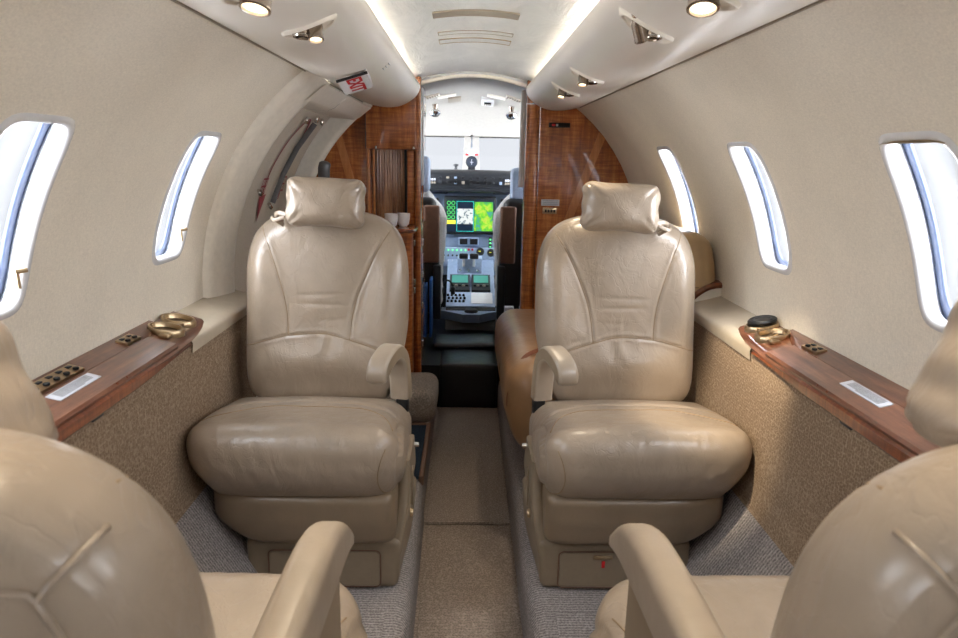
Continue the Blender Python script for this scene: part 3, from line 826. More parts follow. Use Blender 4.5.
for k in range(11):
    x = lerp(-.392, -.282, k / 10); g.add(lathe([(.0062, .845), (.0062, 1.147)], (x, 2.905, 0), 10))
g.mk('tambour_slats', 'veneer_dark', cb)
g = G(); g.add(box(-.278, -.268, 2.885, 2.93, .845, 1.147)); g.mk('shadow_gap', 'black', cb, False)
g = G(); g.add(box(-.266, -.234, 2.868, 2.94, .845, 1.147, .006)); g.mk('niche_post', 'veneer', cb)
g = G(); g.add(prism(rrect(-.41, -.226, 2.69, 2.90, .045, 8), .822, .842, 'z')); ct = g.mk('counter_shelf', 'veneer', cb, True, 40)
g = G(); g.add(tube([(-.40, 2.692, .832), (-.27, 2.690, .832), (-.243, 2.697, .832), (-.229, 2.715, .832), (-.224, 2.75, .832), (-.224, 2.88, .832)], .006, 8)); g.mk('counter_edge', 'table_edge', ct)
g = G(); g.add(prism(rrect(-.40, -.234, 2.71, 2.93, .035, 6), .15, .822, 'z')); g.mk('lower_body', 'veneer', cb, True, 40)
# aisle-side drawers with latches
for k, (z0, z1) in enumerate(((.69, .83), (.55, .685), (.41, .545), (.20, .405))):
    g = G(); g.add(box(-.224, -.214, 2.935, 3.26, z0, z1, .003)); dw = g.mk('drawer', 'veneer', cb)
    g = G(); g.add(rbx((-.210, 2.97, (z0 + z1) / 2), .006, .010, .016, .004)); g.mk('latch', 'chrome', dw)
for z in (.78, .62, .585):
    g = G(); g.add(rbx((-.229, 2.76, z), .006, .010, .014, .004)); g.mk('latch', 'chrome', cb)
for k, x in enumerate((-.322, -.276)):
    c = Vector((x, 2.775 + .03 * k, .8425)); o = thing('cup', ['white round cup on the galley counter, left of the pair', 'white round cup on the galley counter, right of the pair'][k], 'cup', c, 'white cups on the galley counter')
    g = G(); g.add(lathe([(.0001, .002), (.014, 0), (.022, .008), (.026, .030), (.027, .052), (.025, .052), (.023, .030), (.018, .010), (.0001, .008)], c, 28)); g.mk('bowl', 'white', o)
# grab tube by the door
g = G(); g.add(tube(spline([(-.535, 2.52, .70), (-.535, 2.52, .95), (-.532, 2.50, 1.06), (-.528, 2.50, 1.085), (-.526, 2.50, 1.10)], 4), [.021] * 14 + [.019, .012, .003], 16)); o = g.mk('grab_post', 'tube'); tag(o, 'upright grey rounded grab post behind the left front seat', 'grab post')

# ------------------------------------------------------------------ bench seat (right, side facing)
bn = thing('side_bench', 'camel leather side-facing seat behind the right front seat', 'bench seat', (.40, 2.35, .15))
V, F = rb(.235, .44, .155, .085, (14, 20, 8), 6)
def fbench(x, y, z):
    yy = y + 2.36; k = 1 - .012 * math.exp(-((yy - 2.28) / .008) ** 2)
    zz = z
    if x < 0: x = x * (1 - .10 * max(0, -z) / .155 * 2)
    return ((x) * k + .34, yy, .365 + zz * k - .035 * sstep(0, -.3, x) * 0)
g = G(); g.add((V, F), fbench); cu = g.mk('seat_cushion', 'bench', bn)
g = G(); g.add(tube(spline([(.42, 2.28, .519), (.20, 2.28, .516), (.135, 2.28, .485), (.107, 2.28, .43), (.110, 2.28, .36), (.13, 2.28, .29)], 5), .0025, 6)); g.mk('piping', 'piping', cu)
g = G(); g.add(box(.19, .58, 1.98, 2.76, .15, .30, .03)); g.mk('seat_base', 'bench', bn)
# backrest following the hull
V, F = rb(.07, .43, .19, .05, (8, 20, 12), 6)
g = G(); g.add((V, F), lambda x, y, z: (x + .643 - max(0, z) ** 2 * 1.0, y + 2.335, z + .735)); b = g.mk('backrest', 'benchtan', bn)
g = G(); g.add(tube([(.57 + .001, y, .76) for y in (1.96, 2.3, 2.7)], .003, 6)); g.add(tube(spline([(.575, 1.915, .77), (.63, 1.905, .77), (.68, 1.915, .77)], 4), .0025, 6)); g.mk('piping', 'piping', b)
# arched wood-capped end arm
ar = thing('bench_arm', 'curved leather end panel with glossy wood cap beside right front seat', 'arm panel', (.66, 1.93, .6))
top = spline([(.735, 0, .772), (.70, 0, .772), (.668, 0, .762), (.635, 0, .735), (.610, 0, .690), (.598, 0, .63), (.592, 0, .56)], 6)
g = G(); rows = []
for y, d in ((1.905, .006), (1.90, 0), (1.955, 0), (1.955, .02)):
    rows.append([(p.x + d * .6, y, p.z - d) for p in top])
g.add(loft(rows)); 
poly = [(p.x, p.z) for p in top] + [(.735, .40), (.60, .40)]
g.add(prism([(p.x, p.z) for p in top] + [(.61, .40), (.735, .40)], 1.902, 1.955)); g.mk('leather_side', 'frame', ar, True, 40)
g = G(); rows = []
for k, p in enumerate(top):
    t = (top[min(k + 1, len(top) - 1)] - top[max(k - 1, 0)]).normalized(); nrm = Vector((t.z, 0, -t.x)); 
    if nrm.z < 0 and nrm.x > 0: nrm = -nrm
    nrm = Vector((-abs(nrm.x), 0, abs(nrm.z)))
    rows.append([p + nrm * q + Vector((0, y, 0)) for y, q in ((1.898, -.002), (1.896, .006), (1.902, .013), (1.93, .016), (1.956, .013), (1.962, .006), (1.960, -.002))])
g.add(loft(rows)); g.mk('wood_cap', 'table_edge', ar)
# belt on the bench
sb = thing('seat_belt', 'reddish brown belt webbing lying over the bench cushion', 'seat belt', (.2, 2.1, .5))
g = G(); P = spline([(.33, 2.16, .527), (.22, 2.09, .524), (.155, 2.03, .505), (.118, 1.99, .44), (.112, 1.97, .38)], 5)
g.add(loft([[p + Vector((0, -.022, .003)) for p in P], [p + Vector((-.002, 0, .006)) for p in P], [p + Vector((0, .022, .003)) for p in P]])); g.mk('webbing', 'beltbrown', sb) if False else None
M['beltbrown'] = plain('rust_webbing', (134, 78, 48), .7)
g.mk('webbing', 'beltbrown', sb)
g = G(); g.add(rbx((.34, 2.165, .53), .022, .024, .007, .004)); g.mk('buckle', 'chrome', sb)

# ------------------------------------------------------------------ seats
def poly_dist(px, pz, line):
    best = 9
    for (ax, az), (bx, bz) in zip(line, line[1:]):
        dx, dz = bx - ax, bz - az; t = max(0, min(1, ((px - ax) * dx + (pz - az) * dz) / (dx * dx + dz * dz + 1e-12)))
        d = math.hypot(px - ax - t * dx, pz - az - t * dz)
        if d < best: best = d
    return best
def sp2(pts, m=6): return [(p[0], p[1]) for p in spline([(a, b, 0) for a, b in pts], m)]
# local frame: x toward the aisle, sitter looks to -y, z up from the platform
F_L = sp2([(-.190, .820), (-.168, .800), (-.138, .735), (-.108, .640), (-.095, .58), (-.090, .521)])
F_R = sp2([(.190, .812), (.169, .790), (.128, .722), (.088, .630), (.072, .57), (.066, .512)])
F_A = sp2([(-.225, .478), (-.205, .488), (-.15, .508), (-.09, .521), (-.004, .527), (.066, .512), (.13, .492), (.19, .470), (.225, .462)])
B_D = sp2([(.186, .786), (.177, .778), (.167, .768), (.158, .757)])
B_D2 = [(-x, z) for x, z in B_D]
B_C = sp2([(-.16, .42), (-.178, .60), (-.176, .68), (-.168, .725), (-.158, .757), (-.144, .766), (-.09, .780), (0, .784), (.09, .780), (.144, .766), (.158, .757), (.168, .725), (.176, .68), (.178, .60), (.16, .42)])
ZM, HH = .583, .25
def back_geo():
    hx, hy, rr_ = .21, .058, .050
    def ax(h, m, seg=7): 
        a = [-h + rr_ * (1 - cos(PI / 2 * t / seg)) for t in range(seg)]
        return a + [lerp(-h + rr_, h - rr_, t / m) for t in range(m + 1)] + [-v for v in reversed(a)]
    V, F = lattice(ax(hx, 92), ax(hy, 2), ax(HH, 104))
    out = []
    for x, y, z in V:
        # rim rounding in thickness, measured inward from the outline
        d = min(hx - abs(x), HH - abs(z)); ay = abs(y); inset = d; yy = ay
        if d < rr_ and ay > hy - rr_:
            a, b = rr_ - d, ay - (hy - rr_); L = math.hypot(a, b)
            inset = rr_ - a / L * rr_; yy = hy - rr_ + b / L * rr_
        y = math.copysign(yy, y)
        a, b = abs(x) / hx, abs(z) / HH
        p = 4.6 if z > 0 else lerp(4.6, 7, min(1, -z / .1))
        k = max(a, b) / max(1e-6, (a ** p + b ** p)) ** (1 / p) if max(a, b) > 1e-6 else 1
        X, Z = x * k, z * k
        sc_ = 1 - (inset - d) / max(.12, math.hypot(X, Z)); X *= sc_; Z *= sc_
        yn = y / hy
        # taper to the foot: narrower on the aisle side
        lo = sstep(-.02, -.24, z)
        if x > 0: X *= 1 - .14 * lo
        else: X *= 1 + .01 * lo
        Z += -.018 * (X / .17) ** 2 * sstep(0, .2, z)
        wz = Z + ZM; front = sstep(.2, 1, -yn); rear = sstep(.2, 1, yn); Y = y
        if front > 0:
            edge = (1 - (abs(X) / .215) ** 4) * (1 - max(0, (abs(Z) / HH)) ** 6)
            dL = poly_dist(X, wz, F_L); dR = poly_dist(X, wz, F_R); dA = poly_dist(X, wz, F_A); dm = min(dL, dR, dA)
            puff = .007 * (1 - math.exp(-(dm / .045) ** 2)) - .003 * math.exp(-(dm / .003) ** 2) + .001 * math.exp(-((dm - .007) / .004) ** 2)
            # bolsters wrap forward
            bol = .014 * (1 - sstep(.60, .80, wz)) * sstep(.10, .165, abs(X)) * (1 - sstep(.17, .215, abs(X))) * sstep(.45, .55, wz)
            lum = .018 * math.exp(-((wz - .46) / .07) ** 2)
            wr = 0
            if wz < .52:
                ph = X * 150 + 9 * sin(wz * 21 + X * 9)
                wr = .0016 * sin(ph * .55 + 2 * sin(X * 37)) * math.exp(-((.515 - wz) / .045) ** 2) * (1 - (abs(X) / .2) ** 2)
            else:
                wr = -.0018 * math.exp(-((wz - .625 - .03 * X) / .004) ** 2) * (abs(X + .01) < .075) * (1 - (abs(X + .01) / .075) ** 2) - .0022 * math.exp(-((wz - .600 + .02 * X) / .0045) ** 2) * max(0, 1 - ((X + .01) / .07) ** 2)
                wr -= .0012 * math.exp(-((wz - .56 - .05 * X) / .005) ** 2) * max(0, 1 - ((X - .02) / .05) ** 2)
            Y -= front * edge * (puff + bol + lum + wr)
        if rear > 0:
            dm = min(poly_dist(X, wz, B_D), poly_dist(X, wz, B_D2), poly_dist(X, wz, B_C))
            edge = (1 - (abs(X) / .215) ** 4) * (1 - (abs(Z) / HH) ** 8)
            Y += rear * max(0, edge) * (.012 * (1 - math.exp(-(dm / .05) ** 2)) - .003 * math.exp(-(dm / .003) ** 2) + .0018 * math.exp(-((dm - .006) / .003) ** 2))
        Y += .17 * Z + .205 + .25 * max(0, -Z - .1) ** 2
        out.append((X, Y, wz))
    return out, F
def on_surface(V, F, line, direction, off, y0):
    bvh = BVHTree.FromPolygons([Vector(v) for v in V], F); P = []
    for x, z in line:
        h = bvh.ray_cast(Vector((x, y0, z)), Vector((0, direction, 0)))
        if h[0] is not None: P.append(h[0] - Vector((0, direction * off, 0)))
    return P
def cushion_geo():
    hx, hy, hz = .242, .215, .086
    V, F = rb(hx, hy, hz, .058, (64, 56, 20), 8); out = []
    for x, y, z in V:
        u, v, w = x / hx, y / hy, z / hz
        X, Y, Z = x, y, z
        # outboard front corner strongly rounded, bottom tucks in
        fr = sstep(0, -1, v)
        if u < 0: X += .035 * fr * max(0, -u) ** 2 * lerp(.5, 1, sstep(.6, -.8, w)); Y += .045 * max(0, -u) ** 4 * fr
        else: Y += .018 * max(0, u) ** 6 * fr
        tuck = sstep(.1, -1, w)
        X *= 1 - .10 * tuck * (1 if u < 0 else .2)
        Y += .030 * tuck * fr
        # crown
        if w > 0:
            e = max(0, (1 - u * u)) * max(0, 1 - v ** 4); Z += .016 * e * w
            # seam across the rear and forward wings
            yl = .045 - .10 * max(0, abs(u) - .55) * 1.6
            d = abs(Y - yl); Z -= w * .006 * math.exp(-(d / .005) ** 2) * (1 - abs(u) ** 6); Z += w * .004 * math.exp(-((d - .03) / .03) ** 2) * (1 - u * u)
        # side panel seam on the aisle side
        if u > .5:
            d = abs(math.hypot((Y + .06) / 1.0, (Z) / .62) - .105); X -= .004 * math.exp(-(d / .006) ** 2) * sstep(.7, 1, u); X += .006 * (math.hypot(Y + .06, Z / .62) < .1) * sstep(.85, 1, u)
        # small creases on the front roll
        if v < -.3: Y -= .0007 * sin(X * 90 + 3 * sin(Z * 40)) * (1 - abs(w)) + .0004 * sin(X * 210 + Z * 60)
        Z += -.17 * (Y + .05)
        out.append((X - .019, Y - .035, Z + .300))
    return out, F
def skirt_geo():
    V, F = rb(.206, .180, .062, .020, (24, 24, 10), 5); out = []
    for x, y, z in V:
        u = x / .2; v = y / .18; b = max(0, -z / .062); fr = sstep(0, -1, v)
        X = x + .085 * b ** 2 * max(0, -u) ** 2; Y = y + .014 * b * fr + .05 * max(0, -u) ** 5 * fr + .012 * max(0, u) ** 8 * fr
        out.append((X + .005, Y - .035, z + .182 - .05 * Y))
    return out, F
def base_geo():
    # plan grows toward the rear, front panel vertical with soft edges
    V, F = rb(.172, .17, .062, .016, (12, 12, 6), 4); out = []
    for x, y, z in V:
        X = x + .042; Y = y; k = sstep(-.17, .1, y)
        if x > 0: X += .012 * k * (x / .172) + .008 * sstep(-.06, .06, z)
        out.append((X, Y, z + .062))
    g = G(); g.add((out, F))
    # rising side shroud next to the aisle
    rows = []
    for k in range(13):
        t = k / 12; z = lerp(.09, .285, t); y0 = lerp(-.168, -.10, sstep(0, 1, t) ** .8); y1 = lerp(.16, .06, t)
        xo = lerp(.222, .236, sstep(0, .6, t)); ring = rrect(xo - .024 - .008 * (1 - t), xo, y0, y1, .010, 3)
        rows.append([(a, b, z) for a, b in ring])
    V, F = loft(rows, True); e = len(V) - len(rows[0]); F.append(tuple(range(e, len(V)))); g.add((V, F)); return g.V, g.F
GEO = dict(back=back_geo(), cushion=cushion_geo(), skirt=skirt_geo(), base=base_geo())
GEO['pipes'] = [on_surface(*GEO['back'], L, 1, .0006, -.5) for L in (F_L[3:], F_R[3:], F_A[4:-4])]
GEO['rpipes'] = [on_surface(*GEO['back'], L, -1, .0010, .9) for L in (B_D, B_D2, B_C)]
def cast(VF, pts, d, off):
    bvh = BVHTree.FromPolygons([Vector(v) for v in VF[0]], VF[1]); d = Vector(d); P = []
    for p in pts:
        h = bvh.ray_cast(Vector(p), d)
        if h[0] is not None: P.append(h[0] - d * off)
    return P
GEO['cpipes'] = [cast(GEO['cushion'], [(x, -.9, z) for x, z in sp2([(.196, .372), (.186, .345), (.180, .305), (.186, .265), (.200, .245)])], (0, 1, 0), .0006),
                 cast(GEO['cushion'], [(x, y, .9) for x, y in sp2([(-.215, -.14), (-.15, -.075), (-.09, -.045), (0, -.05), (.08, -.045), (.13, -.05), (.18, -.10), (.205, -.16)])], (0, 0, -1), .0006)]
def build_seat(s, name, label, group):
    o = thing(name, label, 'seat', (0, 0, 0), group, True)
    b = mk('backrest', *mx(GEO['back'], s), 'leather', o)
    for P in GEO['pipes'] + GEO['rpipes']:
        if len(P) > 2: mk('piping', *mx(tube(P, .0011 if P in GEO['pipes'] else .0022, 6), s), 'piping' if P in GEO['pipes'] else 'leather', b)
    c = mk('seat_cushion', *mx(GEO['cushion'], s), 'leather', o)
    for P in GEO['cpipes']: mk('piping', *mx(tube(P, .0011, 6), s), 'piping', c)
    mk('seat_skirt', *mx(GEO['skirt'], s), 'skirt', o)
    bs = mk('seat_base', *mx(GEO['base'], s), 'baseplastic', o, True, 50)
    g = G(); g.add(mx(prism(rrect(-.075, .172, .012, .098, .010), -.1745, -.168), s)); d = g.mk('drawer', 'baseplastic', bs)
    g = G(); g.add(mx(tube([(x, -.1745, z) for x, z in rrect(-.078, .175, .009, .101, .012)], .0014, 6, True), s)); g.mk('drawer_gap', 'brown', bs)
    g = G(); g.add(mx(rbx((.074, -.176, .088), .022, .003, .004, .0025), s)); g.mk('drawer_pull', 'brass', bs)
    g = G(); g.add(mx(rbx((.2375, -.03, .19), .002, .016, .045, .0015), s)); g.mk('side_slot', 'baseplastic', bs)
    g = G(); g.add(mx(lathe([(.001, .008), (.009, .007), (.011, .003), (.011, 0)], (.236, -.09, .15), 16, (1, 0, 0)), s)); g.mk('release_knob', 'brass', bs)
    g = G(); g.add(mx(lathe([(.001, .012), (.006, .011), (.007, 0)], (.238, .03, .27), 12, (1, 0, 0)), s)); g.mk('side_stud', 'chrome', bs)
    g = G(); g.add(mx(box(.185, .215, .10, .16, .28, .40, .008), s)); g.mk('arm_bracket', 'black', o)
    return o
def hook_arm(o, s):
    # arched armrest: comes up beside the cushion, turns forward and ends in a drooping nose
    P = spline([(.170, -.116, .490), (.170, -.122, .502), (.173, -.114, .517), (.181, -.085, .529), (.191, -.042, .531), (.200, -.004, .508), (.204, .012, .465), (.206, .018, .40)], 5)
    sd = Vector((.97, -.22, 0)).normalized(); rows = []; n = len(P) - 1
    for k, p in enumerate(P):
        t = (P[min(k + 1, n)] - P[max(k - 1, 0)]).normalized(); up = sd.cross(t).normalized(); f = k / n
        th = .019 * min(1, .72 + 3 * f) * lerp(1, .8, sstep(.6, 1, f)); hw = .0235 * min(1, .8 + 2.5 * f)
        rows.append([p + sd * a + up * b for a, b in rrect(-hw, hw, -th, th, .0085, 4)])
    V, F = loft(rows, True); m = len(rows[0]); c = P[0] + (P[0] - P[1]).normalized() * .006
    V = list(V) + [tuple(c)]; F += [((k + 1) % m, k, len(V) - 1) for k in range(m)]; F.append(tuple(range(len(V) - 1 - m, len(V) - 1)))
    a = mk('armrest', *mx((V, F), s), 'armplastic', o, True, 60)
    side = [p + sd * .0242 for p in P]
    rows = [[p + sd * .0242 + (sd.cross((P[min(k + 1, n)] - P[max(k - 1, 0)]).normalized())) * q for k, p in enumerate(P)][3:] for q in (-.011, .013)]
    mk('side_panel', *mx(loft(rows), s), 'baseplastic', a, True, 60)
def long_arm(o, s):
    P = [(-.135, .545), (-.09, .570), (-.03, .584), (.06, .59), (.17, .594)]
    rows = []
    for k, (y, z) in enumerate(P):
        hw = (.018, .020, .021, .021, .020)[k]; hz = (.010, .024, .03, .03, .028)[k]
        rows.append([(.204 + a, y, z - .016 + b) for a, b in rrect(-hw, hw, -hz, hz, min(hw, hz) * .62, 4)])
    rows = [[tuple(q) for q in r] for r in zip(*[spline(c, 4) for c in zip(*[[Vector(p) for p in r] for r in rows])])]
    V, F = loft(rows, True); n = len(rows[0])
    c0 = len(V); V = list(V) + [(.204, -.143, .524)]; F += [(k, (k + 1) % n, c0) for k in range(n)]; F.append(tuple(range(c0 - n, c0)))
    a = mk('armrest', *mx((V, F), s), 'armplastic', o, True, 60)
    mk('arm_support', *mx(box(.205, .224, -.04, .17, .34, .56, .01), s), 'baseplastic', a)
def place(o, x, y, rz): o.location = (x, y, .15); o.rotation_euler = (0, 0, rz); return o
def dup(src, name, label, group):
    r = src.copy(); COL.objects.link(r); r.name = name; LOCAL.add(r.name); r['label'] = label; r['group'] = group
    for ch in src.children:
        c = ch.copy(); COL.objects.link(c); c.parent = r
        for gc in ch.children:
            d = gc.copy(); COL.objects.link(d); d.parent = c
    return r
GRP = 'tan leather cabin seats'
sl = build_seat(1, 'cabin_seat', 'whole tan leather seat facing the camera, left of the aisle', GRP)
sr = build_seat(-1, 'cabin_seat', 'whole tan leather seat facing the camera, right of the aisle', GRP)
nl = dup(sr, 'cabin_seat', 'tan leather seat cut off at the lower left, seen from behind', GRP)
nr = dup(sl, 'cabin_seat', 'tan leather seat cut off at the lower right, seen from behind', GRP)
SY = 1.555
place(sl, -.380, SY, 0); place(sr, .376, SY, 0); place(nl, -.371, .59, PI); place(nr, .376, .59, PI)
for o_, s_ in ((nl, 1), (nr, -1)):
    for c_ in o_.children:
        if c_.name.startswith('backrest'): c_.location = (s_ * .022, 0, -.008)
        if c_.name.startswith('seat_cushion'): c_.location = (0, 0, .018)
hook_arm(sl, 1); hook_arm(sr, -1); long_arm(nl, -1); long_arm(nr, 1)
g = G(); g.add(box(-.076, -.069, -.1785, -.174, .062, .078, .001)); LOCAL.add('tmp'); 
rt = g.mk('red_tag', 'red', sr)

# pillows
def pillow_geo(seed):
    rnd = random.Random(seed); V, F = rb(.098, .034, .062, .030, (44, 10, 30), 6); out = []
    ph = [rnd.uniform(0, 6) for _ in range(6)]
    for x, y, z in V:
        u, w = x / .098, z / .062; e = (1 - u * u) * (1 - w * w)
        Y = y + (1 if y > 0 else -1) * .016 * max(0, e) ** .6 * min(1, abs(y) / .02)
        for sx_ in (-1, 1):
            for sz_ in (-1, 1):
                dx_, dz_ = (sx_ * .098 - x), (sz_ * .062 - z); rr_ = math.hypot(dx_, dz_); an = math.atan2(dz_ * sz_, dx_ * sx_)
                Y += .0032 * math.exp(-((rr_ - .03) / .022) ** 2) * sin(an * 11 + ph[(sx_ + 1) + (sz_ + 1) // 2])
        Y += .0008 * sin(x * 70 + ph[0] + 2 * sin(z * 40)) * (1 if y > 0 else 1)
        X = x * (1 - .05 * (1 - w * w)) ; Z = z * (1 - .06 * (1 - u * u)) + .0012 * sin(x * 45 + ph[3])
        pinch = (abs(u) ** 6) * .0; edge = abs(u) ** 8
        X += edge * .0014 * sin(z * 150 + ph[5])
        out.append((X, Y, Z))
    return out, F
def pillow(x, y, z, rz, tilt_, roll, label, seed, s, strap=True):
    o = thing('headrest_pillow', label, 'pillow', (0, 0, 0), 'tan leather headrest pillows', True)
    c = mk('pillow_body', *pillow_geo(seed), 'leather', o)
    if not strap: o.location = (x, y, z); o.rotation_euler = (tilt_, roll, rz); return o
    g = G(); g.add(tube(spline([(s * -.095, .012, -.035), (s * -.118, .02, -.03), (s * -.130, .035, -.038), (s * -.120, .06, -.05)], 5), [.006] * 8 + [.008] * 8, 8, ry=.004)); g.add(tube(spline([(s * -.100, .0, -.04), (s * -.125, .005, -.048), (s * -.135, .02, -.043), (s * -.115, .05, -.06)], 5), .005, 8, ry=.003)); g.mk('tie_strap', 'leather', o)
    o.location = (x, y, z); o.rotation_euler = (tilt_, roll, rz); return o
pillow(-.362, 1.68, 1.008, 0, -.10, .03, 'creased tan leather pillow at top of the left seat facing the camera', 1, 1)
pillow(.356, 1.68, 1.008, 0, -.10, .04, 'creased tan leather pillow at top of the right seat facing the camera', 2, -1)
pillow(-.402, .425, .935, PI, .12, .45, 'tan leather pillow at the left picture edge, on the near left seat', 3, 1, False)
pillow(.388, .425, .965, PI, .12, -.40, 'tan leather pillow at the right picture edge, on the near right seat', 4, -1, False)

# ------------------------------------------------------------------ cockpit
# shell: liner tapering forward
def cp_arc(y, x, zt, sag, zs, n=24):
    P = []
    for k in range(n + 1):
        u = -1 + 2 * k / n; P.append((u * x, y, zt - sag * u * u * (1 if abs(u) < .85 else 1)))
    return P
rows = [cp_arc(2.95, .62, 1.445, .30, 1), cp_arc(3.2, .62, 1.452, .30, 1), cp_arc(3.6, .62, 1.44, .27, 1), cp_arc(4.0, .60, 1.37, .18, 1), cp_arc(4.25, .58, 1.29, .06, 1), cp_arc(4.38, .56, 1.252, .0, 1)]
rows = [list(r) for r in zip(*[spline(c, 4) for c in zip(*rows)])]
V, F = loft(rows); tag(mk('cockpit_ceiling', V, F, 'cpceil'), kind='structure')
xs_ = [lerp(-.62, .62, k / 30) for k in range(31)]
V, F = loft([[(x, 2.962, 1.443 - .30 * (x / .62) ** 2) for x in xs_], [(x, 2.962, 1.56 - .2 * (x / .62) ** 2) for x in xs_]]); tag(mk('trim_5', V, F, 'frame'), kind='structure')
def cpz(x, y):
    ks = [(2.95, .62, 1.445, .30), (3.2, .62, 1.452, .30), (3.6, .62, 1.44, .27), (4.0, .60, 1.37, .18), (4.25, .58, 1.29, .06), (4.38, .56, 1.252, 0)]
    for a, b in zip(ks, ks[1:]):
        if a[0] <= y <= b[0]:
            t = (y - a[0]) / (b[0] - a[0]); q = [lerp(i, j, t) for i, j in zip(a, b)]; return q[2] - q[3] * (x / q[1]) ** 2
    return 1.25
g = G(); g.add(box(-.75, .75, 2.96, 5.2, .0, .20)); tag(g.mk('cockpit_floor', 'black', None, False), kind='structure')
for s, nm in ((-1, 'cockpit_wall_left'), (1, 'cockpit_wall_right')):
    g = G(); g.add(box(*sorted((s * .60, s * .64)), 2.94, 4.7, .15, .98)); g.add(box(*sorted((s * .60, s * .64)), 2.94, 3.35, .98, 1.2)); tag(g.mk(nm, 'panelblue', None, False), kind='structure')
# ceiling-edge trims at bulkhead
g = G(); g.add(tube([ceil_pt(x, 2.93, .006) for x in [lerp(-.225, .225, k / 16) for k in range(17)]], .005, 8)); tag(g.mk('trim_1', 'white'), kind='structure')
g = G(); g.add(tube([(-.56, 4.385, 1.248), (.56, 4.385, 1.248)], .009, 8)); tag(g.mk('trim_2', 'chrome'), kind='structure')
# bulkhead above the opening edges (thin white liners on both sides)
for s, nm in ((-1, 'trim_3'), (1, 'trim_4')):
    g = G(); g.add(box(*sorted((s * .205, s * .225)), 2.97, 3.02, 1.0, 1.40, .005)); tag(g.mk(nm, 'white'), kind='structure')
# windshield with centre post
wsd = mk('window_20', [(-.58, 4.40, 1.255), (.58, 4.40, 1.255), (.60, 4.95, .95), (-.60, 4.95, .95)], [(0, 1, 2, 3)], 'wpane', None, False); tag(wsd, kind='structure')
cp = thing('windshield_post', 'pale centre post between the two cockpit windshields', 'post', (.01, 4.5, 1.1)); cp['kind'] = 'structure'
g = G(); g.add(([(-.035, 4.37, 1.245), (.055, 4.37, 1.245), (.075, 4.82, .98), (-.055, 4.82, .98), (-.035, 4.39, 1.25), (.055, 4.39, 1.25), (.075, 4.84, .98), (-.055, 4.84, .98)], [(3, 2, 1, 0), (4, 5, 6, 7), (0, 1, 5, 4), (1, 2, 6, 5), (2, 3, 7, 6), (3, 0, 4, 7)])); g.mk('post_cover', 'cpceil', cp, False)
g = G(); g.add(tube([(.01, 4.36, 1.262), (.01, 4.40, 1.20), (.01, 4.42, 1.165)], .005, 8)); g.add(rbx((.01, 4.37, 1.262), .014, .012, .010, .004)); g.mk('hook', 'chrome', cp)
g = G(); g.add(box(-.016, .036, 4.40, 4.408, 1.135, 1.17, .002)); g.mk('note_plate', 'paper', cp)
cm = thing('compass', 'round dark magnetic compass on the glareshield centre', 'compass', (.01, 4.22, 1.07))
g = G(); g.add(lathe([(.001, -.03), (.02, -.03), (.034, -.02), (.036, -.005), (.030, 0)], (.01, 4.20, 1.095), 24, (0, -1, 0))); g.mk('housing', 'dark', cm)
g = G(); g.add(lathe([(.029, -.001), (.0001, .004)], (.01, 4.20, 1.095), 24, (0, -1, 0))); g.mk('dial', 'compassface', cm)
g = G(); g.add(box(.0, .02, 4.19, 4.194, 1.092, 1.096)); g.add(box(.008, .012, 4.19, 4.194, 1.080, 1.112)); g.mk('pointer', 'paper', cm, False)
g = G(); g.add(box(-.012, .032, 4.20, 4.25, 1.045, 1.070, .004)); g.mk('mount', 'dark', cm)
for x in (-.018, .038):
    g = G(); g.add(rbx((x, 4.21, 1.138), .010, .01, .005, .003)); g.mk('red_lamp', 'red', cm)
o = thing('glare_knob', 'small black knob on the glareshield left of the compass', 'knob', (-.085, 4.2, 1.06)); g = G(); g.add(lathe([(.010, 0), (.008, .015), (.016, .02), (.016, .03), (.001, .032)], (-.085, 4.2, 1.052), 14)); g.mk('stem_and_cap', 'dark', o)

# ceiling fittings
def fit(name, label, cat, x, y, hx, hy, hz, mat, group=None, r=.004, drop=0):
    z = cpz(x, y) - drop; o = thing(name, label, cat, (x, y, z), group)
    sx = -(2 * .28 * x / .62 ** 2); sy = (cpz(x, y + .03) - cpz(x, y - .03)) / .06
    V, F = rb(hx, hy, hz, r); g = G(); g.add((V, F), lambda a, b, c: (a + x, b + y, c + z + sx * a + sy * b)); return o, g, (sx, sy), z
for x, lab in ((-.126, 'oval recess in the cockpit ceiling, left of the pair'), (.126, 'oval recess in the cockpit ceiling, right of the pair')):
    o, g, _, z = fit('dome_light', lab, 'ceiling light', x, 3.62, .048, .03, .006, 'frame', 'cockpit ceiling recesses', .006); g.mk('oval_cover', 'frame', o)
for x, lab in ((-.088, 'small grey rectangular vent in the cockpit ceiling, left of centre'),):
    o, g, _, z = fit('air_grille', lab, 'vent', x, 3.72, .034, .045, .004, 'frame_dark', 'cockpit ceiling vents', .002); g.mk('grille', 'frame_dark', o)
for x, lab in ((-.205, 'curved slatted vent at the left of the cockpit ceiling'), (.215, 'curved slatted vent at the right of the cockpit ceiling')):
    o, g, (sx, sy), z = fit('air_grille', lab, 'vent', x, 3.55, .045, .045, .004, 'frame', 'cockpit ceiling vents', .002); g.mk('surround', 'frame', o)
    g = G()
    for k in range(7):
        a = -.036 + k * .012; g.add(rbx((x + a, 3.55, z - .006 + sx * a), .0035, .036, .002, .001))
    g.mk('slats', 'frame_dark', o)
o, g, (sx, sy), z = fit('overhead_speaker', 'white square switch box with dark window in the cockpit ceiling', 'switch box', .085, 3.74, .033, .065, .010, 'white'); g.mk('box', 'white', o)
g = G(); g.add(box(.067, .103, 3.72, 3.735, z - .016, z - .008, .001)); g.mk('dark_window', 'dark', o)
g = G()
for k in range(4): g.add(box(.066 + k * .010, .073 + k * .010, 3.75, 3.78, z - .020, z - .012, .001))
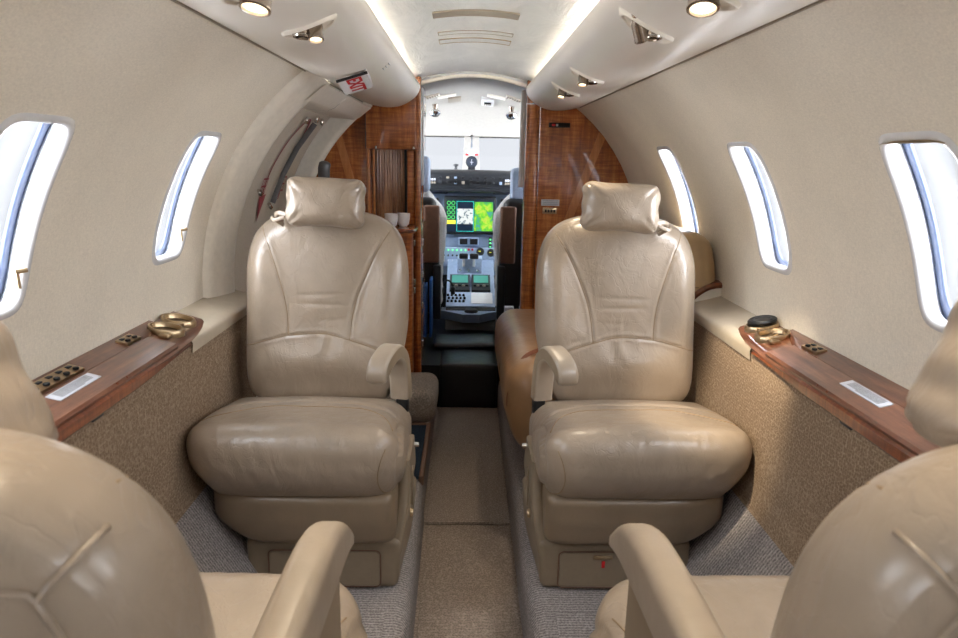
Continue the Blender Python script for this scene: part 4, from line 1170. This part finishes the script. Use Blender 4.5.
g.mk('button', 'frame_dark', o)
for x, lab in ((-.190, 'chrome air nozzle hanging at the left of the cockpit ceiling'), (.212, 'chrome air nozzle hanging at the right of the cockpit ceiling')):
    z = cpz(x, 3.75); o = thing('air_nozzle', lab, 'air nozzle', (x, 3.75, z), 'cockpit air nozzles')
    g = G(); g.add(lathe([(.016, .0), (.012, -.02), (.010, -.035)], (x, 3.75, z), 16)); g.mk('neck', 'nickel', o)
    g = G(); g.add(lathe([(.010, -.030), (.026, -.036), (.030, -.046), (.022, -.060), (.014, -.064)], (x, 3.75, z), 20, (0, .25, 1))); g.mk('bell', 'chrome', o)
    g = G(); g.add(lathe([(.014, -.064), (.0001, -.068)], (x, 3.75, z), 16, (0, .25, 1))); g.mk('eye', 'black', o)

# instrument panel
ip = thing('instrument_panel', 'blue-grey cockpit instrument panel with colour displays', 'instrument panel', (0, 4.15, .2))
g = G(); g.add(box(-.58, .58, 4.12, 4.20, .42, .93, .004)); g.mk('panel_face', 'panelblue', ip)
def screen_mat(name, fn):
    return fn(NT(name))
def mapfn(t):
    v = t.co(); f = t.noise(v, 26, 5, .65, .6)
    c = t.ramp(f, [(.36, (60, 150, 170)), (.42, (70, 190, 60)), (.52, (130, 220, 30)), (.60, (200, 230, 70)), (.68, (190, 170, 40))])
    t.l(c, t.b.inputs['Emission Color']); t.b.inputs['Emission Strength'].default_value = .5; t.b.inputs['Base Color'].default_value = (.01, .01, .01, 1); return t.m
M['map'] = screen_mat('map_screen', mapfn)
def chartfn(t):
    v = t.co(); f = t.noise(v, 60, 2, .6, .3); c = t.ramp(f, [(.40, (60, 90, 110)), (.44, (232, 238, 236)), (1, (240, 244, 242))])
    t.l(c, t.b.inputs['Emission Color']); t.b.inputs['Emission Strength'].default_value = .5; t.b.inputs['Base Color'].default_value = (.01, .01, .01, 1); return t.m
M['chart'] = screen_mat('chart_screen', chartfn)
M['navy'] = emit('screen_navy', (6, 18, 34), .8); M['yellow'] = emit('screen_yellow', (226, 220, 60), .5); M['cyan'] = emit('screen_cyan', (40, 180, 170), .5)
M['sgreen'] = emit('screen_green', (80, 200, 90), .5); M['sblue'] = emit('screen_blue', (58, 70, 190), .5); M['cdu'] = emit('screen_teal', (62, 128, 116), .3)
def flat(name, x0, x1, z0, z1, y, mat, par, d=.002): g = G(); g.add(box(x0, x1, y - d, y, z0, z1)); return g.mk(name, mat, par, False)
# main display
g = G(); g.add(box(-.150, .158, 4.085, 4.125, .672, .898, .008)); bz = g.mk('display_bezel', 'dark', ip)
X0, X1, Z0, Z1 = -.137, .147, .690, .878
flat('screen', X0, X1, Z0, Z1, 4.085, 'navy', bz)
flat('map_view', .030, .140, .694, .866, 4.083, 'map', bz, .001)
flat('chart_view', -.072, .022, .735, .825, 4.083, 'chart', bz, .001)
g = G()
for a in ((-.076, .026, .690, .693), (-.076, .026, .866, .869), (-.076, -.073, .69, .869), (.023, .026, .69, .869)): g.add(box(a[0], a[1], 4.0825, 4.084, a[2], a[3]))
g.mk('chart_outline', 'cyan', bz, False)
flat('warning_block', -.135, -.082, .735, .757, 4.083, 'yellow', bz, .001)
g = G()
for i in range(2):
    for j in range(4): g.add(tube([(-.122 + i * .026 + .010 * cos(a), 4.0825, .858 - j * .028 + .010 * sin(a)) for a in [2 * PI * k / 12 for k in range(12)]], .0016, 5, True))
g.mk('engine_gauges', 'sgreen', bz)
g = G()
for k in range(12): g.add(rbx((-.135 + k * .025, 4.083, .681), .008, .003, .004, .001))
g.mk('bezel_keys', 'black', bz)
# co-pilot side display
g = G(); g.add(box(.185, .47, 4.085, 4.125, .672, .885, .008)); bz2 = g.mk('display_bezel', 'dark', ip); flat('screen', .20, .455, .69, .866, 4.085, 'sblue', bz2); flat('horizon_ground', .20, .455, .69, .77, 4.083, 'yellow', bz2, .001); flat('white_band', .21, .30, .83, .860, 4.083, 'chart', bz2, .001)
g = G(); g.add(box(-.47, -.185, 4.085, 4.125, .672, .885, .008)); bz3 = g.mk('display_bezel', 'dark', ip); flat('screen', -.455, -.20, .69, .866, 4.085, 'sblue', bz3)
# audio panels above displays
for x0, x1 in ((-.225, -.13), (.14, .255)):
    g = G(); g.add(box(x0, x1, 4.10, 4.125, .910, .945, .003)); au = g.mk('audio_panel', 'dark', ip)
    for k in range(5):
        for j in range(2):
            g = G(); g.add(rbx((lerp(x0 + .014, x1 - .014, k / 4), 4.098, .920 + j * .015), .004, .003, .004, .001)); g.mk('key', ['panellight', 'black'][j], au)
# standby gauges
g = G(); g.add(box(-.065, .060, 4.095, 4.125, .605, .652, .006)); sg = g.mk('standby_bezel', 'panellight', ip)
for x in (-.033, .028): flat('screen', x - .022, x + .024, .612, .646, 4.093, 'black', sg, .003)
g = G(); g.add(box(.120, .138, 4.11, 4.125, .585, .655, .002)); sw = g.mk('gear_light_strip', 'dark', ip)
for k in range(3):
    g = G(); g.add(rbx((.129, 4.108, .597 + k * .022), .005, .003, .005, .002)); g.mk('green_lamp', 'green', sw)
# switch rows
g = G(); g.add(box(-.17, .19, 4.105, 4.125, .475, .590, .004)); lp = g.mk('lower_switch_panel', 'panellight', ip)
for j in range(3):
    for k in range(6):
        x = -.150 + k * .026; z = .575 - j * .032; g = G(); g.add(lathe([(.006, 0), (.006, .006), (.003, .007), (.002, .018), (.0001, .019)], (x, 4.104, z), 10, (0, -1, 0))); g.mk('toggle', ['green', 'dark', 'paper'][j], lp)
for x in (.0, .022): g = G(); g.add(lathe([(.007, 0), (.007, .008), (.0001, .009)], (x, 4.104, .580), 12, (0, -1, 0))); g.mk('red_button', 'red', lp)
for x, z in ((.070, .568), (.135, .562), (.08, .515), (.14, .51)):
    g = G(); g.add(lathe([(.024, 0), (.024, .006), (.020, .007), (.019, .003), (.0001, .003)], (x, 4.104, z), 20, (0, -1, 0))); gg = g.mk('round_gauge', ['dark', 'panellight'][z < .54], lp)
    g = G(); g.add(box(x - .010, x + .002, 4.0975, 4.101, z, z + .004)); g.mk('needle', 'yellow', gg, False)
# glareshield
gs = thing('glareshield', 'dark curved glareshield with a row of autopilot switches', 'glareshield', (0, 4.1, .95))
rows = []
for x in [lerp(-.60, .60, k / 24) for k in range(25)]:
    u = abs(x) / .60; dz = -.02 * u ** 2; rows.append([(x, 4.30, 1.03 + dz), (x, 4.12, 1.052 + dz), (x, 4.03, 1.050 + dz), (x, 3.995, 1.040 + dz), (x, 3.985, 1.025 + dz), (x, 4.00, .955 + dz), (x, 3.98, .948 + dz), (x, 3.985, .930 + dz), (x, 4.02, .922 + dz), (x, 4.20, .93 + dz)])
g = G(); g.add(loft(rows)); g.mk('hood', 'dark', gs, True, 60)
rnd = random.Random(3)
for k in range(11):
    x = -.215 + k * .044 - (.004 if k > 5 else 0)
    if k in (0, 10):
        for j in range(2):
            for i in range(3): g = G(); g.add(rbx((x - .014 + i * .013, 3.988, .998 - j * .018 - .002), .005, .006, .006, .001)); g.mk('key', ['paper', 'frame_dark'][j], gs)
    else:
        for j in range(2):
            g = G(); g.add(rbx((x, 3.988, 1.008 - j * .028), .008, .005, .006 + .002 * j, .002)); g.mk('key', rnd.choice(['panelblue', 'dark', 'frame_dark', 'black']), gs)
        if k in (3, 5, 7): g = G(); g.add(lathe([(.009, 0), (.009, .016), (.0001, .017)], (x, 3.99, .985), 14, (0, -1, 0))); g.mk('knob', 'black', gs)
# pedestal
pd = thing('centre_pedestal', 'blue-grey centre pedestal with throttles and two green screens', 'pedestal', (.01, 3.9, .2))
g = G(); g.add(([(-.125, 3.62, .20), (.150, 3.62, .20), (.150, 3.66, .305), (-.125, 3.66, .305), (-.125, 4.12, .52), (.150, 4.12, .52), (-.125, 4.12, .20), (.150, 4.12, .20)], [(0, 1, 2, 3), (3, 2, 5, 4), (0, 3, 4, 6), (1, 7, 5, 2), (4, 5, 7, 6)])); g.mk('pedestal_body', 'black', pd, False)
def ps(x, y, d=0): return (x, y, .305 + (y - 3.66) * .467 + d)
def slab(x0, x1, y0, y1, d0, d1): 
    return [ps(x, y, d) for d in (d0, d1) for x, y in ((x0, y0), (x1, y0), (x1, y1), (x0, y1))], [(3, 2, 1, 0), (4, 5, 6, 7), (0, 1, 5, 4), (1, 2, 6, 5), (2, 3, 7, 6), (3, 0, 4, 7)]
g = G(); g.add(slab(-.125, .150, 3.68, 4.11, .0, .006)); g.mk('top_plate', 'panellight', pd, False)
# low V-shaped front console
g = G(); g.add(prism([(-.150, 3.66), (-.03, 3.56), (.06, 3.56), (.165, 3.66), (.165, 3.74), (-.150, 3.74)], .255, .300, 'z')); g.mk('front_console', 'panelblue', pd, False)
g = G(); g.add(lathe([(.036, .296), (.038, .306), (.032, .316), (.001, .318)], (.015, 3.63, 0), 24)); g.mk('trim_wheel', 'black', pd)
g = G(); g.add(box(-.068, .080, 3.97, 4.10, .44, .545, .008)); q = g.mk('throttle_quadrant', 'panellight', pd)
for x in (-.030, .030):
    g = G(); g.add(box(x - .008, x + .008, 3.94, 3.975, .50, .56, .004)); g.mk('throttle_lever', 'white', q); g = G(); g.add(rbx((x, 3.94, .562), .026, .014, .016, .008)); g.mk('throttle_grip', 'black', q)
for x in (-.05, 0, .052):
    g = G(); g.add(lathe([(.004, 0), (.004, .02), (.008, .024), (.001, .03)], (x, 3.968, .47), 10, (0, -1, .3))); g.mk('lever', 'chrome', q)
for x0, x1 in ((-.108, .008), (.018, .125)):
    g = G(); g.add(slab(x0, x1, 3.80, 3.94, .006, .018)); cd = g.mk('control_display', 'dark', pd, False)
    g = G(); g.add(slab(x0 + .012, x1 - .012, 3.865, 3.93, .018, .020)); g.mk('screen', 'cdu', cd, False)
    for k in range(5):
        g = G(); g.add(rbx(ps(lerp(x0 + .018, x1 - .018, k / 4), 3.835, .022), .008, .006, .005, .002)); g.mk('key', 'frame_dark' if k % 2 else 'black', cd)
for k in range(5):
    for j in range(3):
        g = G(); x = -.115 + k * .022 + .006 * (j % 2); g.add(lathe([(.007, 0), (.006, .012), (.0001, .013)], ps(x, 3.715 + j * .026, .005), 10)); g.mk('knob', 'black', pd)
o = thing('paper_sheet', 'cream paper lying on the right of the cockpit pedestal', 'paper', (.08, 3.75, .35)); g = G(); g.add(slab(.015, .135, 3.70, 3.79, .008, .010)); g.mk('sheet', 'white', o, False)
# yoke fragments: rudder pedestal dark box below panel
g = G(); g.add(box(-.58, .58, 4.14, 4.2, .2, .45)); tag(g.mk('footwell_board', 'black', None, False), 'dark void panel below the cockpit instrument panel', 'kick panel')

# pilot seats
def pilot_seat(s, label):
    x0 = s * .345; o = thing('pilot_seat', label, 'pilot seat', (x0, 3.5, .2), 'cockpit pilot seats')
    g = G(); V, F = rb(.19, .045, .30, .04, (14, 4, 16), 5)
    g.add((V, F), lambda a, b, c: (a * (1 - .10 * max(0, c) / .3) + x0, b + 3.52 + .05 * c, c + .62)); g.mk('back_shell', 'black', o)
    g = G(); V, F = rb(.215, .05, .315, .048, (24, 4, 30), 6)
    def fs(a, b, c):
        w = 1 + .05 * sin(c * 8) - .38 * sstep(.12, .315, c) ** 2; return (a * w + x0 + .002 * sin(c * 90), b + 3.60 + .05 * c + .002 * sin(a * 130), c + .645)
    g.add((V, F), fs); g.mk('sheepskin_cover', 'sheep', o)
    g = G(); g.add(rbx((x0 - s * .152 + s * .0, 3.455, .74), .040, .018, .145, .012)); g.mk('back_pad', 'brown', o)
    g = G(); V, F = rb(.085, .03, .09, .028, (6, 3, 6), 4); g.add((V, F), lambda a, b, c: (a + x0 - s * .055, b + 3.56, c + 1.015 + (.02 if s < 0 else -.03))); g.mk('headrest', 'panellight', o)
    g = G(); g.add(box(x0 - .02, x0 + .02, 3.54, 3.56, .85, 1.0, .006)); g.mk('headrest_post', 'chrome', o)
    g = G(); V, F = rb(.185, .20, .06, .05, (14, 12, 4), 5); g.add((V, F), lambda a, b, c: (a + x0, b + 3.78, c + .42)); g.mk('seat_cushion', 'sheep', o)
    g = G(); g.add(box(x0 - .14, x0 + .14, 3.50, 3.92, .20, .37, .01)); g.mk('seat_pedestal', 'black', o)
    g = G(); g.add(box(x0 - s * .18 - .02, x0 - s * .18 + .02, 3.44, 3.50, .30, .58, .008)); g.mk('adjust_box', 'black', o)
pilot_seat(-1, 'left pilot seat, black shell with brown pad and white sheepskin'); pilot_seat(1, 'right pilot seat, black shell with brown pad and white sheepskin')
# headset / small gear hung by the left pilot seat
o = thing('headset', 'dark headset hanging beside the left pilot seat', 'headset', (-.115, 3.6, .42)); g = G()
g.add(tube([(-.115 + .03 * cos(a), 3.62, .43 + .045 * sin(a)) for a in [PI * k / 10 for k in range(11)]], .005, 8)); g.mk('band', 'dark', o)
for dx in (-.03, .03): g = G(); g.add(rbx((-.115 + dx, 3.62, .42), .012, .02, .022, .009)); g.mk('ear_cup', 'dark', o)
for k, (x, w) in enumerate(((-.215, .010), (-.190, .012))):
    o = thing('binder', ['blue binder standing beside the galley cabinet, outer one', 'blue binder standing by the pilot seat, taller one'][k], 'binder', (x, 3.36, .24), 'blue cockpit binders'); g = G(); g.add(box(x - w / 2, x + w / 2, 3.30, 3.42, .24, .50 + .03 * k, .003)); g.mk('cover', 'blue', o)
o = thing('manual_pouch', 'white card holder with blue triangle by the right pilot seat', 'pouch', (.20, 3.32, .24)); g = G(); g.add(box(.178, .225, 3.30, 3.34, .24, .40, .004)); g.mk('holder', 'paper', o)
g = G(); g.add(prism([(.186, .33), (.217, .33), (.2015, .365)], 3.298, 3.30)); g.mk('blue_mark', 'blue', o, False)

# ------------------------------------------------------------------ light
w = bpy.data.worlds.new('sky'); sc.world = w; w.use_nodes = True
wt = w.node_tree; bg = wt.nodes['Background']; bg.inputs[1].default_value = 1.0
tc = wt.nodes.new('ShaderNodeTexCoord'); sp_ = wt.nodes.new('ShaderNodeSeparateXYZ'); wt.links.new(tc.outputs['Generated'], sp_.inputs[0])
mr = wt.nodes.new('ShaderNodeMapRange'); mr.interpolation_type = 'SMOOTHSTEP'
mr.inputs['From Min'].default_value = .55; mr.inputs['From Max'].default_value = -.1; mr.inputs['To Min'].default_value = SKY_F; mr.inputs['To Max'].default_value = SKY_A
wt.links.new(sp_.outputs['Y'], mr.inputs['Value'])
cmb = wt.nodes.new('ShaderNodeVectorMath'); cmb.operation = 'SCALE'; cmb.inputs[0].default_value = (.90, .935, 1.0)
wt.links.new(mr.outputs[0], cmb.inputs['Scale']); wt.links.new(cmb.outputs[0], bg.inputs[0])
w.cycles.sampling_method = 'AUTOMATIC'
def portal(c, nrm, sx, sy):
    l = bpy.data.lights.new('window_portal', 'AREA'); l.shape = 'RECTANGLE'; l.size = sx; l.size_y = sy; l.cycles.is_portal = True
    o = bpy.data.objects.new('window_portal', l); COL.objects.link(o); o.location = c; o.rotation_euler = (-Vector(nrm)).to_track_quat('Z', 'X').to_euler()
    return o
for side, ls in ((-1, lc), (1, rc)):
    for y in ls:
        a = WC / R; portal(hp(side, y, a, R + .06), (-side * cos(a), 0, -sin(a)), .36, .24)
portal((0, 4.69, 1.12), (0, -.5, -.5), 1.25, .65)
def area(name, loc, rot, sx, sy, e, c=(1, 1, 1)):
    l = bpy.data.lights.new(name, 'AREA'); l.shape = 'RECTANGLE'; l.size = sx; l.size_y = sy; l.energy = e; l.color = c
    o = bpy.data.objects.new(name, l); COL.objects.link(o); o.location = loc; o.rotation_euler = rot; return o

# ------------------------------------------------------------------ camera
pitch, yaw, roll, cx, f, H = .2325, .0225, .019, -.0225, 680.0, 1.12
f0 = Vector((sin(yaw) * cos(pitch), cos(yaw) * cos(pitch), -sin(pitch))); r0 = Vector((cos(yaw), -sin(yaw), 0)); u0 = r0.cross(f0)
rr = r0 * cos(roll) + u0 * sin(roll); uu = rr.cross(f0)
cam = bpy.data.cameras.new('camera'); co_ = bpy.data.objects.new('camera', cam); COL.objects.link(co_)
co_.matrix_world = Matrix(((rr.x, uu.x, -f0.x, cx), (rr.y, uu.y, -f0.y, 0), (rr.z, uu.z, -f0.z, H), (0, 0, 0, 1)))
cam.sensor_width = 36; cam.lens = f * 36 / 958; cam.clip_start = .02
cam.dof.use_dof = True; cam.dof.focus_distance = 1.75; cam.dof.aperture_fstop = 9
sc.camera = co_
sc.view_settings.view_transform = 'Standard'; sc.view_settings.look = 'None'; sc.view_settings.gamma = 1; sc.view_settings.exposure = 1.16
sc.cycles.use_denoising = True
sc.cycles.max_bounces = 10; sc.cycles.diffuse_bounces = 6; sc.cycles.sample_clamp_indirect = 8
